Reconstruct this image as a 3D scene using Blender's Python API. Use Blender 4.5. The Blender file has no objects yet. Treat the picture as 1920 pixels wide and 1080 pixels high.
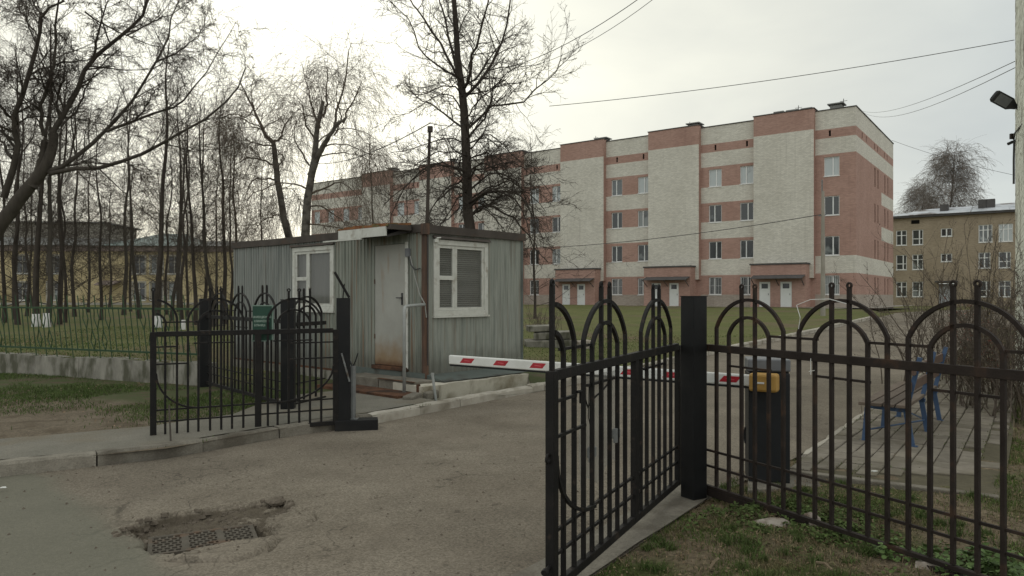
import bpy, math, random
import numpy as np
from mathutils import Vector
from mathutils.geometry import delaunay_2d_cdt

random.seed(7)
SC = bpy.context.scene
COL = SC.collection
F = 1354.0            # focal length in photo pixels (1920 wide)
EYE = 1.65            # camera height

# ------------------------------------------------------------------ camera
cam_d = bpy.data.cameras.new('camera')
cam = bpy.data.objects.new('camera', cam_d)
COL.objects.link(cam)
cam.location = (0, 0, EYE)
cam.rotation_euler = (math.radians(90), 0, 0)
cam_d.sensor_width = 36.0
cam_d.lens = 36.0 * F / 1920.0
cam_d.shift_y = 15.0 / 1920.0
cam_d.clip_start = 0.05
cam_d.clip_end = 3000
SC.camera = cam

# ------------------------------------------------------------------ world: overcast, sun behind cloud
SUN_AZ = math.radians(-16.5)       # left of straight ahead
SUN_EL = math.radians(17.0)
sdir = Vector((math.sin(SUN_AZ) * math.cos(SUN_EL), math.cos(SUN_AZ) * math.cos(SUN_EL), math.sin(SUN_EL)))
W = bpy.data.worlds.new('World')
SC.world = W
W.use_nodes = True
nt = W.node_tree
nt.nodes.clear()
def N(t, **k):
    n = nt.nodes.new(t)
    for a, b in k.items():
        setattr(n, a, b)
    return n
out = N('ShaderNodeOutputWorld'); bg = N('ShaderNodeBackground')
sky = N('ShaderNodeTexSky'); sky.sky_type = 'NISHITA'; sky.sun_disc = False
sky.sun_elevation = SUN_EL; sky.sun_rotation = SUN_AZ
tc = N('ShaderNodeTexCoord')
dot = N('ShaderNodeVectorMath', operation='DOT_PRODUCT'); dot.inputs[1].default_value = sdir
nt.links.new(tc.outputs['Generated'], dot.inputs[0])
def ramp(node_out, stops):
    r = N('ShaderNodeValToRGB')
    e = r.color_ramp.elements
    e[0].position, e[0].color = stops[0][0], (*stops[0][1], 1)
    e[1].position, e[1].color = stops[-1][0], (*stops[-1][1], 1)
    for p, c in stops[1:-1]:
        x = e.new(p); x.color = (*c, 1)
    nt.links.new(node_out, r.inputs[0])
    return r
glow = ramp(dot.outputs['Value'], [(0.0, (.84, .86, .85)), (0.62, (.585, .62, .605)), (0.80, (.655, .665, .61)), (0.90, (.78, .78, .69)), (0.955, (.92, .91, .79)), (1.0, (1.2, 1.2, 1.06))])
mp = N('ShaderNodeMapping'); mp.inputs['Scale'].default_value = (1.0, 1.0, 2.6)
nt.links.new(tc.outputs['Generated'], mp.inputs[0])
nz = N('ShaderNodeTexNoise'); nz.inputs['Scale'].default_value = 2.3; nz.inputs['Detail'].default_value = 5
nz.inputs['Roughness'].default_value = .5; nz.inputs['Distortion'].default_value = .5
nt.links.new(mp.outputs[0], nz.inputs['Vector'])
nr = ramp(nz.outputs['Fac'], [(0.3, (.84, .85, .87)), (0.7, (1.10, 1.09, 1.06))])
mul = N('ShaderNodeMix', data_type='RGBA', blend_type='MULTIPLY'); mul.inputs[0].default_value = 1
nt.links.new(glow.outputs[0], mul.inputs[6]); nt.links.new(nr.outputs[0], mul.inputs[7])
sk = N('ShaderNodeMix', data_type='RGBA', blend_type='MULTIPLY'); sk.inputs[0].default_value = 1
sk.inputs[7].default_value = (.1, .1, .1, 1)
nt.links.new(sky.outputs[0], sk.inputs[6])
mx = N('ShaderNodeMix', data_type='RGBA'); mx.inputs[0].default_value = .94
nt.links.new(sk.outputs[2], mx.inputs[6]); nt.links.new(mul.outputs[2], mx.inputs[7])
nt.links.new(mx.outputs[2], bg.inputs[0]); bg.inputs[1].default_value = 1.0
nt.links.new(bg.outputs[0], out.inputs[0])

sl = bpy.data.lights.new('sun', 'SUN')
sl.energy = 0.5; sl.angle = math.radians(25); sl.color = (1, .95, .86)
so = bpy.data.objects.new('sun', sl); COL.objects.link(so)
so.rotation_euler = (-sdir).to_track_quat('-Z', 'Y').to_euler()

SC.view_settings.view_transform = 'Standard'
SC.view_settings.look = 'None'
SC.view_settings.exposure = 0.26
SC.view_settings.gamma = 1.0
SC.view_settings.use_curve_mapping = False
SC.cycles.max_bounces = 5
SC.cycles.transparent_max_bounces = 12

# ------------------------------------------------------------------ materials
def material(name, c1, c2=None, scale=4.0, rough=.85, bump=0.0, bscale=None, c3=None, c3scale=1.0, c3lo=.5, c3hi=.65,
             stretch=(1, 1, 1), island=0.0, spec=.3, metal=0.0, coords='world', speck=None, detail=6, objrand=0.0):
    m = bpy.data.materials.new(name); m.use_nodes = True
    t = m.node_tree; t.nodes.clear()
    def n(ty, **k):
        x = t.nodes.new(ty)
        for a, b in k.items(): setattr(x, a, b)
        return x
    L = t.links.new
    o = n('ShaderNodeOutputMaterial'); p = n('ShaderNodeBsdfPrincipled')
    L(p.outputs[0], o.inputs[0])
    p.inputs['Roughness'].default_value = rough
    p.inputs['Specular IOR Level'].default_value = spec
    p.inputs['Metallic'].default_value = metal
    if coords == 'world':
        g = n('ShaderNodeNewGeometry'); vec = g.outputs['Position']
    else:
        g = n('ShaderNodeTexCoord'); vec = g.outputs['Object']
    mpn = n('ShaderNodeMapping'); mpn.inputs['Scale'].default_value = stretch; L(vec, mpn.inputs[0]); v = mpn.outputs[0]
    c2 = c2 or tuple(x * 1.25 for x in c1)
    a = n('ShaderNodeTexNoise'); a.inputs['Scale'].default_value = scale; a.inputs['Detail'].default_value = detail
    a.inputs['Roughness'].default_value = .65
    L(v, a.inputs['Vector'])
    mr = n('ShaderNodeMapRange'); mr.inputs[1].default_value = .32; mr.inputs[2].default_value = .68; L(a.outputs['Fac'], mr.inputs[0])
    mix = n('ShaderNodeMix', data_type='RGBA'); L(mr.outputs[0], mix.inputs[0])
    mix.inputs[6].default_value = (*c1, 1); mix.inputs[7].default_value = (*c2, 1)
    col = mix.outputs[2]
    if c3:
        b = n('ShaderNodeTexNoise'); b.inputs['Scale'].default_value = c3scale; b.inputs['Detail'].default_value = 5; L(v, b.inputs['Vector'])
        m3 = n('ShaderNodeMapRange'); m3.inputs[1].default_value = c3lo; m3.inputs[2].default_value = c3hi; L(b.outputs['Fac'], m3.inputs[0])
        x = n('ShaderNodeMix', data_type='RGBA'); L(m3.outputs[0], x.inputs[0]); L(col, x.inputs[6]); x.inputs[7].default_value = (*c3, 1)
        col = x.outputs[2]
    if speck:      # (scale, dark colour, light colour)
        s = n('ShaderNodeTexVoronoi'); s.inputs['Scale'].default_value = speck[0]; L(vec, s.inputs['Vector'])
        sp = n('ShaderNodeSeparateColor'); L(s.outputs['Color'], sp.inputs[0])
        m4 = n('ShaderNodeMapRange'); m4.inputs[1].default_value = 0; m4.inputs[2].default_value = 1
        m4.inputs[3].default_value = speck[1]; m4.inputs[4].default_value = speck[2]; L(sp.outputs[0], m4.inputs[0])
        x = n('ShaderNodeVectorMath', operation='SCALE'); L(col, x.inputs[0]); L(m4.outputs[0], x.inputs['Scale'])
        col = x.outputs[0]
    if island or objrand:
        if island:
            gi = n('ShaderNodeNewGeometry'); r = gi.outputs['Random Per Island']; am = island
        else:
            gi = n('ShaderNodeObjectInfo'); r = gi.outputs['Random']; am = objrand
        m5 = n('ShaderNodeMapRange'); m5.inputs[3].default_value = 1 - am; m5.inputs[4].default_value = 1 + am; L(r, m5.inputs[0])
        x = n('ShaderNodeVectorMath', operation='SCALE'); L(col, x.inputs[0]); L(m5.outputs[0], x.inputs['Scale'])
        col = x.outputs[0]
    L(col, p.inputs['Base Color'])
    if bump:
        bn = n('ShaderNodeTexNoise'); bn.inputs['Scale'].default_value = bscale or scale * 4; bn.inputs['Detail'].default_value = 6; L(v, bn.inputs['Vector'])
        bb = n('ShaderNodeBump'); bb.inputs['Strength'].default_value = min(1.0, bump); bb.inputs['Distance'].default_value = .01
        L(bn.outputs['Fac'], bb.inputs['Height']); L(bb.outputs[0], p.inputs['Normal'])
    m['col_out'] = 1
    return m

def find(m, ty):
    return [x for x in m.node_tree.nodes if x.bl_idname == ty]

def overlay(m, colour, build):
    """insert a mask-driven colour layer before the Principled base colour; build(t, n, L) returns the mask socket"""
    t = m.node_tree; L = t.links.new
    p = find(m, 'ShaderNodeBsdfPrincipled')[0]
    src = p.inputs['Base Color'].links[0].from_socket
    def n(ty, **k):
        x = t.nodes.new(ty)
        for a, b in k.items(): setattr(x, a, b)
        return x
    mask = build(t, n, L)
    x = n('ShaderNodeMix', data_type='RGBA'); L(mask, x.inputs[0]); L(src, x.inputs[6]); x.inputs[7].default_value = (*colour, 1)
    L(x.outputs[2], p.inputs['Base Color'])

def noise_mask(scale, lo, hi, stretch=(1, 1, 1), coords='world', fac=1.0, detail=5):
    def b(t, n, L):
        if coords == 'world':
            g = n('ShaderNodeNewGeometry').outputs['Position']
        else:
            g = n('ShaderNodeTexCoord').outputs['Object']
        mp = n('ShaderNodeMapping'); mp.inputs['Scale'].default_value = stretch; L(g, mp.inputs[0])
        a = n('ShaderNodeTexNoise'); a.inputs['Scale'].default_value = scale; a.inputs['Detail'].default_value = detail; L(mp.outputs[0], a.inputs['Vector'])
        r = n('ShaderNodeMapRange'); r.inputs[1].default_value = lo; r.inputs[2].default_value = hi; r.inputs[4].default_value = fac; L(a.outputs['Fac'], r.inputs[0])
        return r.outputs[0]
    return b

def plane_mask(a, b, c, lo, hi, nscale=3, namp=.5, coords='world', axis=None, fac=1.0):
    """mask = smoothstep of (a*x + b*y + c*z + noise) from lo to hi"""
    def bld(t, n, L):
        g = n('ShaderNodeNewGeometry').outputs['Position'] if coords == 'world' else n('ShaderNodeTexCoord').outputs['Object']
        d = n('ShaderNodeVectorMath', operation='DOT_PRODUCT'); L(g, d.inputs[0]); d.inputs[1].default_value = (a, b, c)
        q = n('ShaderNodeTexNoise'); q.inputs['Scale'].default_value = nscale; q.inputs['Detail'].default_value = 6; L(g, q.inputs['Vector'])
        s = n('ShaderNodeMath', operation='MULTIPLY_ADD'); L(q.outputs['Fac'], s.inputs[0]); s.inputs[1].default_value = namp; L(d.outputs['Value'], s.inputs[2])
        r = n('ShaderNodeMapRange'); r.interpolation_type = 'SMOOTHSTEP'; r.inputs[1].default_value = lo + namp / 2; r.inputs[2].default_value = hi + namp / 2
        r.inputs[4].default_value = fac
        L(s.outputs[0], r.inputs[0])
        return r.outputs[0]
    return bld

M = {}
M['asphalt'] = material('asphalt', (.165, .140, .106), (.235, .204, .158), scale=.9, rough=.95, bump=.55, bscale=90, c3=(.135, .115, .088), c3scale=.35, c3lo=.48, c3hi=.7, speck=(85, .72, 1.30), spec=.12)
overlay(M['asphalt'], (.115, .098, .075), noise_mask(1.7, .52, .75, fac=.4, detail=9))
overlay(M['asphalt'], (.24, .205, .16), noise_mask(.8, .52, .72, fac=.45, detail=8))
overlay(M['asphalt'], (.34, .30, .24), noise_mask(42, .66, .72, fac=.6, detail=3))
overlay(M['asphalt'], (.06, .05, .038), noise_mask(34, .66, .73, fac=.6, detail=3))
overlay(M['asphalt'], (.075, .062, .048), noise_mask(5.5, .65, .72, fac=.55, detail=9))
def crack_mask(scale, width, lo, hi, fac):
    def b(t, n, L):
        g = n('ShaderNodeNewGeometry').outputs['Position']
        q = n('ShaderNodeTexNoise'); q.inputs['Scale'].default_value = 3.5; q.inputs['Detail'].default_value = 6; L(g, q.inputs['Vector'])
        a = n('ShaderNodeVectorMath', operation='MULTIPLY_ADD'); L(q.outputs['Color'], a.inputs[0]); a.inputs[1].default_value = (.5, .5, 0); L(g, a.inputs[2])
        v = n('ShaderNodeTexVoronoi', feature='DISTANCE_TO_EDGE'); v.inputs['Scale'].default_value = scale; L(a.outputs[0], v.inputs['Vector'])
        r = n('ShaderNodeMapRange'); r.inputs[1].default_value = 0; r.inputs[2].default_value = width; r.inputs[3].default_value = fac; r.inputs[4].default_value = 0; L(v.outputs['Distance'], r.inputs[0])
        w = n('ShaderNodeTexNoise'); w.inputs['Scale'].default_value = .55; w.inputs['Detail'].default_value = 4; L(g, w.inputs['Vector'])
        k = n('ShaderNodeMapRange'); k.inputs[1].default_value = lo; k.inputs[2].default_value = hi; L(w.outputs['Fac'], k.inputs[0])
        m = n('ShaderNodeMath', operation='MULTIPLY'); L(r.outputs[0], m.inputs[0]); L(k.outputs[0], m.inputs[1])
        return m.outputs[0]
    return b
overlay(M['asphalt'], (.055, .046, .036), crack_mask(1.15, .011, .50, .58, .75))
overlay(M['asphalt'], (.065, .055, .042), crack_mask(3.4, .030, .58, .64, .6))
# the newer greenish grey patch of asphalt at the gutter, lower left
overlay(M['asphalt'], (.150, .150, .115), plane_mask(-.716, -.698, 0, -1.72, -1.42, nscale=2.2, namp=.4, fac=.7))
overlay(M['asphalt'], (.25, .225, .18), noise_mask(60, .68, .74, fac=.5, detail=2))
overlay(M['asphalt'], (.095, .078, .056), plane_mask(0, 0, -1, .022, .040, nscale=9, namp=.02, fac=.8))  # exposed soil below road level, darkened to paint in the shade of the pothole
M['asphalt_rubble'] = material('asphalt_rubble', (.11, .092, .07), (.19, .16, .125), scale=18, rough=1, bump=1, bscale=60, spec=.1)
M['sidewalk'] = material('sidewalk', (.15, .142, .115), (.205, .19, .155), scale=1.6, rough=.95, bump=.4, bscale=70, speck=(120, .85, 1.2), c3=(.17, .145, .105), c3scale=1.2, c3lo=.5, c3hi=.7, spec=.15)
M['concrete'] = material('concrete', (.165, .15, .12), (.25, .228, .185), scale=5, rough=.95, bump=.6, bscale=50, c3=(.13, .115, .09), c3scale=2.2, c3lo=.5, c3hi=.68, speck=(90, .88, 1.12), objrand=.12, spec=.15)
M['kerb_pale'] = material('kerb_pale', (.33, .30, .245), (.46, .43, .365), scale=6, rough=.95, bump=.5, bscale=45, c3=(.2, .175, .13), c3scale=3, c3lo=.5, c3hi=.7, objrand=.1, spec=.15)
M['wall_concrete'] = material('wall_concrete', (.17, .16, .135), (.33, .315, .265), scale=4.0, rough=.95, bump=.6, bscale=24, stretch=(1, 1, .45), c3=(.10, .098, .07), c3scale=4.6, c3lo=.45, c3hi=.62, spec=.15)
M['soil'] = material('soil', (.11, .086, .056), (.185, .148, .10), scale=6, rough=1, bump=1, bscale=40, c3=(.07, .078, .03), c3scale=1.3, c3lo=.47, c3hi=.6, speck=(45, .7, 1.3), spec=.1)
M['yard'] = material('yard', (.118, .094, .066), (.175, .145, .105), scale=2.5, rough=1, bump=.9, bscale=45, speck=(50, .75, 1.25), spec=.1)
overlay(M['yard'], (.065, .080, .032), plane_mask(.389, .921, 0, 6.9, 7.9, nscale=1.6, namp=1.7, fac=.9))
overlay(M['yard'], (.10, .078, .052), noise_mask(3.2, .5, .62, fac=.8, detail=8))
M['lawn'] = material('lawn', (.100, .112, .042), (.145, .145, .062), scale=.8, rough=1, bump=.9, bscale=30, c3=(.145, .118, .072), c3scale=.22, c3lo=.5, c3hi=.66, speck=(30, .8, 1.2), spec=.05)
M['paver'] = material('paver', (.165, .145, .115), (.235, .21, .17), scale=9, rough=.95, bump=.5, bscale=60, objrand=.16, c3=(.14, .125, .09), c3scale=2, c3lo=.5, c3hi=.7, spec=.15)
M['joint'] = material('joint', (.075, .066, .04), (.11, .095, .06), scale=8, rough=1, bump=.6)
M['grass'] = material('grass', (.070, .108, .028), (.118, .150, .048), scale=1.1, rough=.8, island=.45, spec=.1, c3=(.17, .14, .075), c3scale=2.5, c3lo=.55, c3hi=.68)
M['grass_fresh'] = material('grass_fresh', (.06, .092, .026), (.10, .135, .045), scale=1.5, rough=.75, island=.4, spec=.1)
M['grass_dry'] = material('grass_dry', (.17, .13, .075), (.26, .205, .125), scale=3, rough=.9, island=.4, spec=.1)
M['leaf_litter'] = material('leaf_litter', (.13, .088, .052), (.24, .18, .115), scale=9, rough=.9, island=.5, spec=.1)
M['herb_leaf'] = material('herb_leaf', (.07, .12, .03), (.12, .185, .055), scale=6, rough=.6, island=.4, spec=.25)
M['black_paint'] = material('black_paint', (.009, .0085, .008), (.018, .016, .014), scale=6, rough=.6, c3=(.035, .026, .02), c3scale=14, c3lo=.6, c3hi=.7, bump=.25, bscale=60, spec=.2)
M['brown_paint'] = material('brown_paint', (.020, .015, .012), (.036, .027, .022), scale=6, rough=.7, bump=.2, bscale=60, spec=.18, c3=(.058, .034, .022), c3scale=6, c3lo=.58, c3hi=.7)
M['green_paint'] = material('green_paint', (.020, .050, .020), (.034, .070, .028), scale=5, rough=.6, spec=.3)
M['post_paint'] = material('post_paint', (.0085, .0088, .009), (.014, .014, .014), scale=2.5, rough=.5, bump=.1, bscale=20, spec=.22, c3=(.022, .021, .019), c3scale=2, c3lo=.55, c3hi=.75)
M['rust'] = material('rust', (.085, .042, .026), (.16, .085, .05), scale=9, rough=.9, bump=.5, bscale=50, c3=(.05, .034, .026), c3scale=3, spec=.15)
M['grey_pipe'] = material('grey_pipe', (.13, .135, .13), (.2, .205, .195), scale=7, rough=.55, spec=.4, c3=(.09, .07, .05), c3scale=8, c3lo=.55, c3hi=.65)
M['white_paint'] = material('white_paint', (.50, .50, .44), (.62, .62, .56), scale=6, rough=.6, bump=.2, bscale=60, c3=(.34, .31, .25), c3scale=7, c3lo=.55, c3hi=.72, spec=.3)
M['upvc'] = material('upvc', (.70, .71, .68), (.76, .77, .74), scale=3, rough=.4, spec=.4)
M['boom_white'] = material('boom_white', (.60, .60, .55), (.72, .72, .68), scale=5, rough=.4, spec=.4, c3=(.45, .43, .37), c3scale=5, c3lo=.55, c3hi=.75)
M['red_film'] = material('red_film', (.34, .012, .022), (.42, .02, .03), scale=20, rough=.35, spec=.5)
M['red_film_light'] = material('red_film_light', (.50, .07, .085), (.58, .11, .12), scale=20, rough=.35, spec=.5)
M['rubber'] = material('rubber', (.014, .014, .014), rough=.8)
M['yellow_plastic'] = material('yellow_plastic', (.37, .21, .05), (.44, .26, .065), scale=6, rough=.5, spec=.4, c3=(.36, .17, .03), c3scale=5, c3lo=.55, c3hi=.7)
M['cabinet'] = material('cabinet', (.014, .015, .016), (.022, .023, .024), scale=3, rough=.5, spec=.3, bump=.1)
M['grey_lid'] = material('grey_lid', (.13, .135, .14), (.18, .185, .19), scale=4, rough=.5)
M['door_paint'] = material('door_paint', (.33, .325, .285), (.39, .385, .34), scale=2, rough=.6, bump=.12, bscale=14, coords='object', spec=.3)
overlay(M['door_paint'], (.25, .155, .07), plane_mask(0, 0, -1, -1.05, -.50, nscale=6, namp=.45, coords='object', fac=.85))
overlay(M['door_paint'], (.10, .045, .022), plane_mask(0, 0, -1, -.60, -.44, nscale=9, namp=.12, coords='object', fac=.9))
overlay(M['door_paint'], (.25, .13, .05), noise_mask(7, .60, .72, stretch=(1, 1, .18), coords='object', fac=.35))
def booth_sheet(name, a, b, rust=.3):
    m = material(name, a, b, scale=3.0, rough=.62, stretch=(5, 5, .5), coords='object', bump=.08, bscale=8, spec=.35, c3=tuple(x * .75 for x in a), c3scale=2, c3lo=.5, c3hi=.7)
    overlay(m, (.19, .11, .06), noise_mask(6.5, .55, .63, stretch=(3.0, 3.0, .08), coords='object', fac=rust))
    overlay(m, (.36, .37, .33), noise_mask(9, .56, .64, stretch=(4.0, 4.0, .05), coords='object', fac=.45))
    overlay(m, (.10, .11, .10), noise_mask(8, .57, .66, stretch=(3.0, 3.0, .12), coords='object', fac=.30))
    overlay(m, (.07, .062, .045), plane_mask(0, 0, -1, -.85, -.38, nscale=5, namp=.35, coords='object', fac=.55))
    return m
M['sheet_blue'] = booth_sheet('sheet_blue', (.190, .204, .186), (.242, .252, .228), .12)
M['sheet_green'] = booth_sheet('sheet_green', (.20, .215, .178), (.265, .275, .228), .75)
M['sheet_pale'] = booth_sheet('sheet_pale', (.225, .243, .208), (.31, .32, .275), .25)
M['skirt_teal'] = material('skirt_teal', (.095, .112, .10), (.135, .155, .138), scale=3, rough=.6, coords='object', c3=(.06, .055, .045), c3scale=3, c3lo=.5, c3hi=.7)
M['fascia'] = material('fascia', (.055, .046, .038), (.088, .074, .062), scale=3, rough=.8, bump=.3, bscale=20, c3=(.085, .055, .038), c3scale=2.5, c3lo=.55, c3hi=.7)
M['moss_roof'] = material('moss_roof', (.17, .065, .03), (.24, .11, .045), scale=8, rough=1, bump=1, bscale=25, c3=(.10, .11, .05), c3scale=5, c3lo=.5, c3hi=.65)
M['soffit'] = material('soffit', (.035, .032, .028), (.05, .045, .04), scale=4, rough=.9)
M['corner_rust'] = material('corner_rust', (.095, .058, .042), (.15, .088, .058), scale=5, rough=.85, bump=.3, stretch=(3, 3, .5), c3=(.055, .045, .038), c3scale=2, c3lo=.5, c3hi=.7)
M['slab'] = material('slab', (.50, .465, .375), (.60, .565, .47), scale=3.5, rough=.95, bump=.5, bscale=28, c3=(.27, .235, .165), c3scale=2.5, c3lo=.48, c3hi=.68, spec=.15)
overlay(M['slab'], (.16, .13, .085), noise_mask(4, .58, .72, stretch=(1, 1, .3), fac=.6))
M['dark_metal'] = material('dark_metal', (.02, .02, .02), rough=.4, spec=.4)
M['cable'] = material('cable', (.06, .06, .058), rough=.7)
M['cable_pale'] = material('cable_pale', (.28, .28, .25), rough=.6)
M['blue_paint'] = material('blue_paint', (.042, .078, .145), (.062, .105, .185), scale=8, rough=.5, spec=.35, c3=(.06, .06, .07), c3scale=9, c3lo=.6, c3hi=.7)
M['bench_wood'] = material('bench_wood', (.085, .065, .048), (.145, .115, .09), scale=4, rough=.85, stretch=(1, 1, 6), objrand=.25, bump=.4, bscale=40)
M['bench_brown'] = material('bench_brown', (.10, .065, .048), (.135, .09, .068), scale=4, rough=.7)
M['cast_iron'] = material('cast_iron', (.088, .077, .060), (.125, .11, .088), scale=14, rough=.85, bump=.3, spec=.15, c3=(.13, .085, .055), c3scale=7, c3lo=.55, c3hi=.7)
M['blind'] = material('blind', (.34, .34, .31), (.42, .42, .385), scale=3, rough=.8)
M['curtain'] = material('curtain', (.36, .36, .33), (.46, .46, .43), scale=2, rough=.9, stretch=(3, 3, .3), bump=.5, bscale=6)
M['rail_pale'] = material('rail_pale', (.30, .31, .29), (.38, .39, .365), scale=6, rough=.55, spec=.4)
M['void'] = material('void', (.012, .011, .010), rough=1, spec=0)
M['stone'] = material('stone', (.30, .26, .215), (.42, .38, .32), scale=9, rough=.95, bump=.8, bscale=30, c3=(.16, .12, .09), c3scale=8, c3lo=.5, c3hi=.65, spec=.15)
M['sign_green'] = material('sign_green', (.018, .055, .036), (.024, .068, .045), scale=3, rough=.5)
M['sign_edge'] = material('sign_edge', (.16, .23, .185), rough=.6)
M['sign_letter'] = material('sign_letter', (.34, .42, .35), rough=.6)
M['bark_dark'] = material('bark_dark', (.042, .035, .029), (.078, .066, .055), scale=6, rough=1, bump=1, bscale=14, stretch=(1, 1, .25), spec=.1)
M['bark_left'] = material('bark_left', (.052, .045, .037), (.088, .077, .063), scale=6, rough=1, bump=1, bscale=14, stretch=(1, 1, .25), spec=.1)
M['twig'] = material('twig', (.062, .050, .041), (.095, .079, .065), scale=3, rough=1, spec=.1)
M['twig_brown'] = material('twig_brown', (.115, .090, .070), (.16, .13, .10), scale=3, rough=1, spec=.1)
M['bark_birch'] = material('bark_birch', (.12, .108, .09), (.19, .175, .15), scale=3, rough=.9, stretch=(1, 1, 1.2), c3=(.06, .052, .044), c3scale=3.4, c3lo=.45, c3hi=.65, spec=.15)
M['twig_pale'] = material('twig_pale', (.17, .145, .125), (.22, .19, .165), scale=3, rough=1, spec=.1)
M['whitewash'] = material('whitewash', (.52, .51, .47), (.64, .63, .59), scale=9, rough=.95, bump=.5, bscale=30)
M['shrub_bark'] = material('shrub_bark', (.105, .086, .068), (.16, .132, .106), scale=9, rough=1, spec=.1)
M['shrub_red'] = material('shrub_red', (.16, .040, .030), (.24, .075, .05), scale=9, rough=.8, island=.3)
M['shrub_ochre'] = material('shrub_ochre', (.20, .145, .05), (.28, .21, .085), scale=9, rough=.8, island=.3)
M['weed_dry'] = material('weed_dry', (.15, .115, .075), (.225, .18, .12), scale=5, rough=1, island=.35, spec=.1)

def brick_material(name, c1, c2, mortar, dirt, dirtlo=.5, bw=.25, bh=.077):
    m = material(name, c1, c2, scale=.35, rough=.92, coords='object', spec=.15)
    t = m.node_tree; L = t.links.new
    p = find(m, 'ShaderNodeBsdfPrincipled')[0]
    src = p.inputs['Base Color'].links[0].from_socket
    tcn = t.nodes.new('ShaderNodeTexCoord'); sp = t.nodes.new('ShaderNodeSeparateXYZ'); L(tcn.outputs['Object'], sp.inputs[0])
    ad = t.nodes.new('ShaderNodeMath'); ad.operation = 'ADD'; L(sp.outputs[0], ad.inputs[0]); L(sp.outputs[1], ad.inputs[1])
    cb = t.nodes.new('ShaderNodeCombineXYZ'); L(ad.outputs[0], cb.inputs[0]); L(sp.outputs[2], cb.inputs[1])
    br = t.nodes.new('ShaderNodeTexBrick'); L(cb.outputs[0], br.inputs['Vector'])
    br.inputs['Scale'].default_value = 1; br.inputs['Brick Width'].default_value = bw; br.inputs['Row Height'].default_value = bh
    br.inputs['Mortar Size'].default_value = .010
    br.inputs['Color1'].default_value = (.86, .86, .86, 1); br.inputs['Color2'].default_value = (1.12, 1.12, 1.12, 1)
    br.inputs['Mortar'].default_value = (*mortar, 1)
    x = t.nodes.new('ShaderNodeMix'); x.data_type = 'RGBA'; x.blend_type = 'MULTIPLY'; x.inputs[0].default_value = 1
    L(src, x.inputs[6]); L(br.outputs['Color'], x.inputs[7])
    L(x.outputs[2], p.inputs['Base Color'])
    overlay(m, dirt, noise_mask(.5, dirtlo, dirtlo + .3, stretch=(1, 1, .25), coords='object', fac=.28))
    overlay(m, tuple(d * .75 for d in dirt), noise_mask(2.2, .56, .72, stretch=(.7, .7, 5), coords='object', fac=.35))
    overlay(m, tuple(d * .7 for d in dirt), noise_mask(1.6, .60, .70, stretch=(5, 5, .12), coords='object', fac=.30))
    return m
M['brick_white'] = brick_material('brick_white', (.60, .575, .50), (.69, .665, .585), (.70, .68, .64), (.50, .47, .40))
M['brick_red'] = brick_material('brick_red', (.375, .235, .186), (.44, .287, .232), (.88, .88, .90), (.28, .17, .14))
M['brick_plinth'] = brick_material('brick_plinth', (.34, .295, .245), (.41, .36, .305), (.9, .9, .9), (.24, .20, .16))
M['brick_ochre'] = brick_material('brick_ochre', (.31, .255, .18), (.38, .315, .23), (.88, .88, .88), (.23, .185, .13))
M['near_white_brick'] = material('near_white_brick', (.58, .60, .52), (.70, .72, .63), scale=5, rough=.85, bump=.4, c3=(.30, .29, .235), c3scale=1.4, c3lo=.5, c3hi=.7)
M['plaster_yellow'] = material('plaster_yellow', (.44, .36, .20), (.52, .435, .26), scale=.9, rough=.95, c3=(.26, .21, .11), c3scale=.5, c3lo=.5, c3hi=.7)
M['plaster_trim'] = material('plaster_trim', (.30, .28, .235), (.36, .34, .29), scale=2, rough=.95)
M['plaster_mauve'] = material('plaster_mauve', (.20, .155, .135), (.25, .20, .175), scale=2, rough=.95)
M['roof_grey'] = material('roof_grey', (.20, .20, .185), (.27, .27, .25), scale=1, rough=.7)
M['roof_green'] = material('roof_green', (.12, .16, .145), (.16, .20, .18), scale=1, rough=.6)
M['roof_pale'] = material('roof_pale', (.30, .32, .34), (.62, .64, .66), scale=.55, rough=.5, c3=(.14, .12, .11), c3scale=.4, c3lo=.52, c3hi=.6)
M['roof_dark'] = material('roof_dark', (.07, .066, .062), (.10, .094, .09), scale=2, rough=.9)
M['door_white'] = material('door_white', (.66, .67, .63), (.72, .73, .69), scale=2, rough=.5)
M['apron'] = material('apron', (.26, .24, .195), (.34, .315, .265), scale=1, rough=.95)
M['litter_white'] = material('litter_white', (.6, .6, .56), rough=.8)

def glass_material(name, dark, pale, bias):
    """window glass seen from outside in daylight: glossy, dark room or pale curtain behind it, chosen per pane; upper panes have sky reflection painted in"""
    m = bpy.data.materials.new(name); m.use_nodes = True
    t = m.node_tree; L = t.links.new; p = t.nodes['Principled BSDF']
    oi = t.nodes.new('ShaderNodeObjectInfo'); tcn = t.nodes.new('ShaderNodeTexCoord')
    nzn = t.nodes.new('ShaderNodeTexNoise'); nzn.inputs['Scale'].default_value = 1.3; L(tcn.outputs['Object'], nzn.inputs['Vector'])
    a = t.nodes.new('ShaderNodeMath'); a.operation = 'MULTIPLY_ADD'; L(nzn.outputs['Fac'], a.inputs[0]); a.inputs[1].default_value = .6; L(oi.outputs['Random'], a.inputs[2])
    r = t.nodes.new('ShaderNodeMapRange'); r.inputs[1].default_value = bias; r.inputs[2].default_value = bias + .12; L(a.outputs[0], r.inputs[0])
    x = t.nodes.new('ShaderNodeMix'); x.data_type = 'RGBA'; L(r.outputs[0], x.inputs[0]); x.inputs[6].default_value = (*dark, 1); x.inputs[7].default_value = (*pale, 1)
    L(x.outputs[2], p.inputs['Base Color'])
    p.inputs['Roughness'].default_value = .06; p.inputs['IOR'].default_value = 1.6
    return m
M['glass_far'] = glass_material('glass_far', (.03, .035, .035), (.20, .22, .21), .95)
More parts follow.
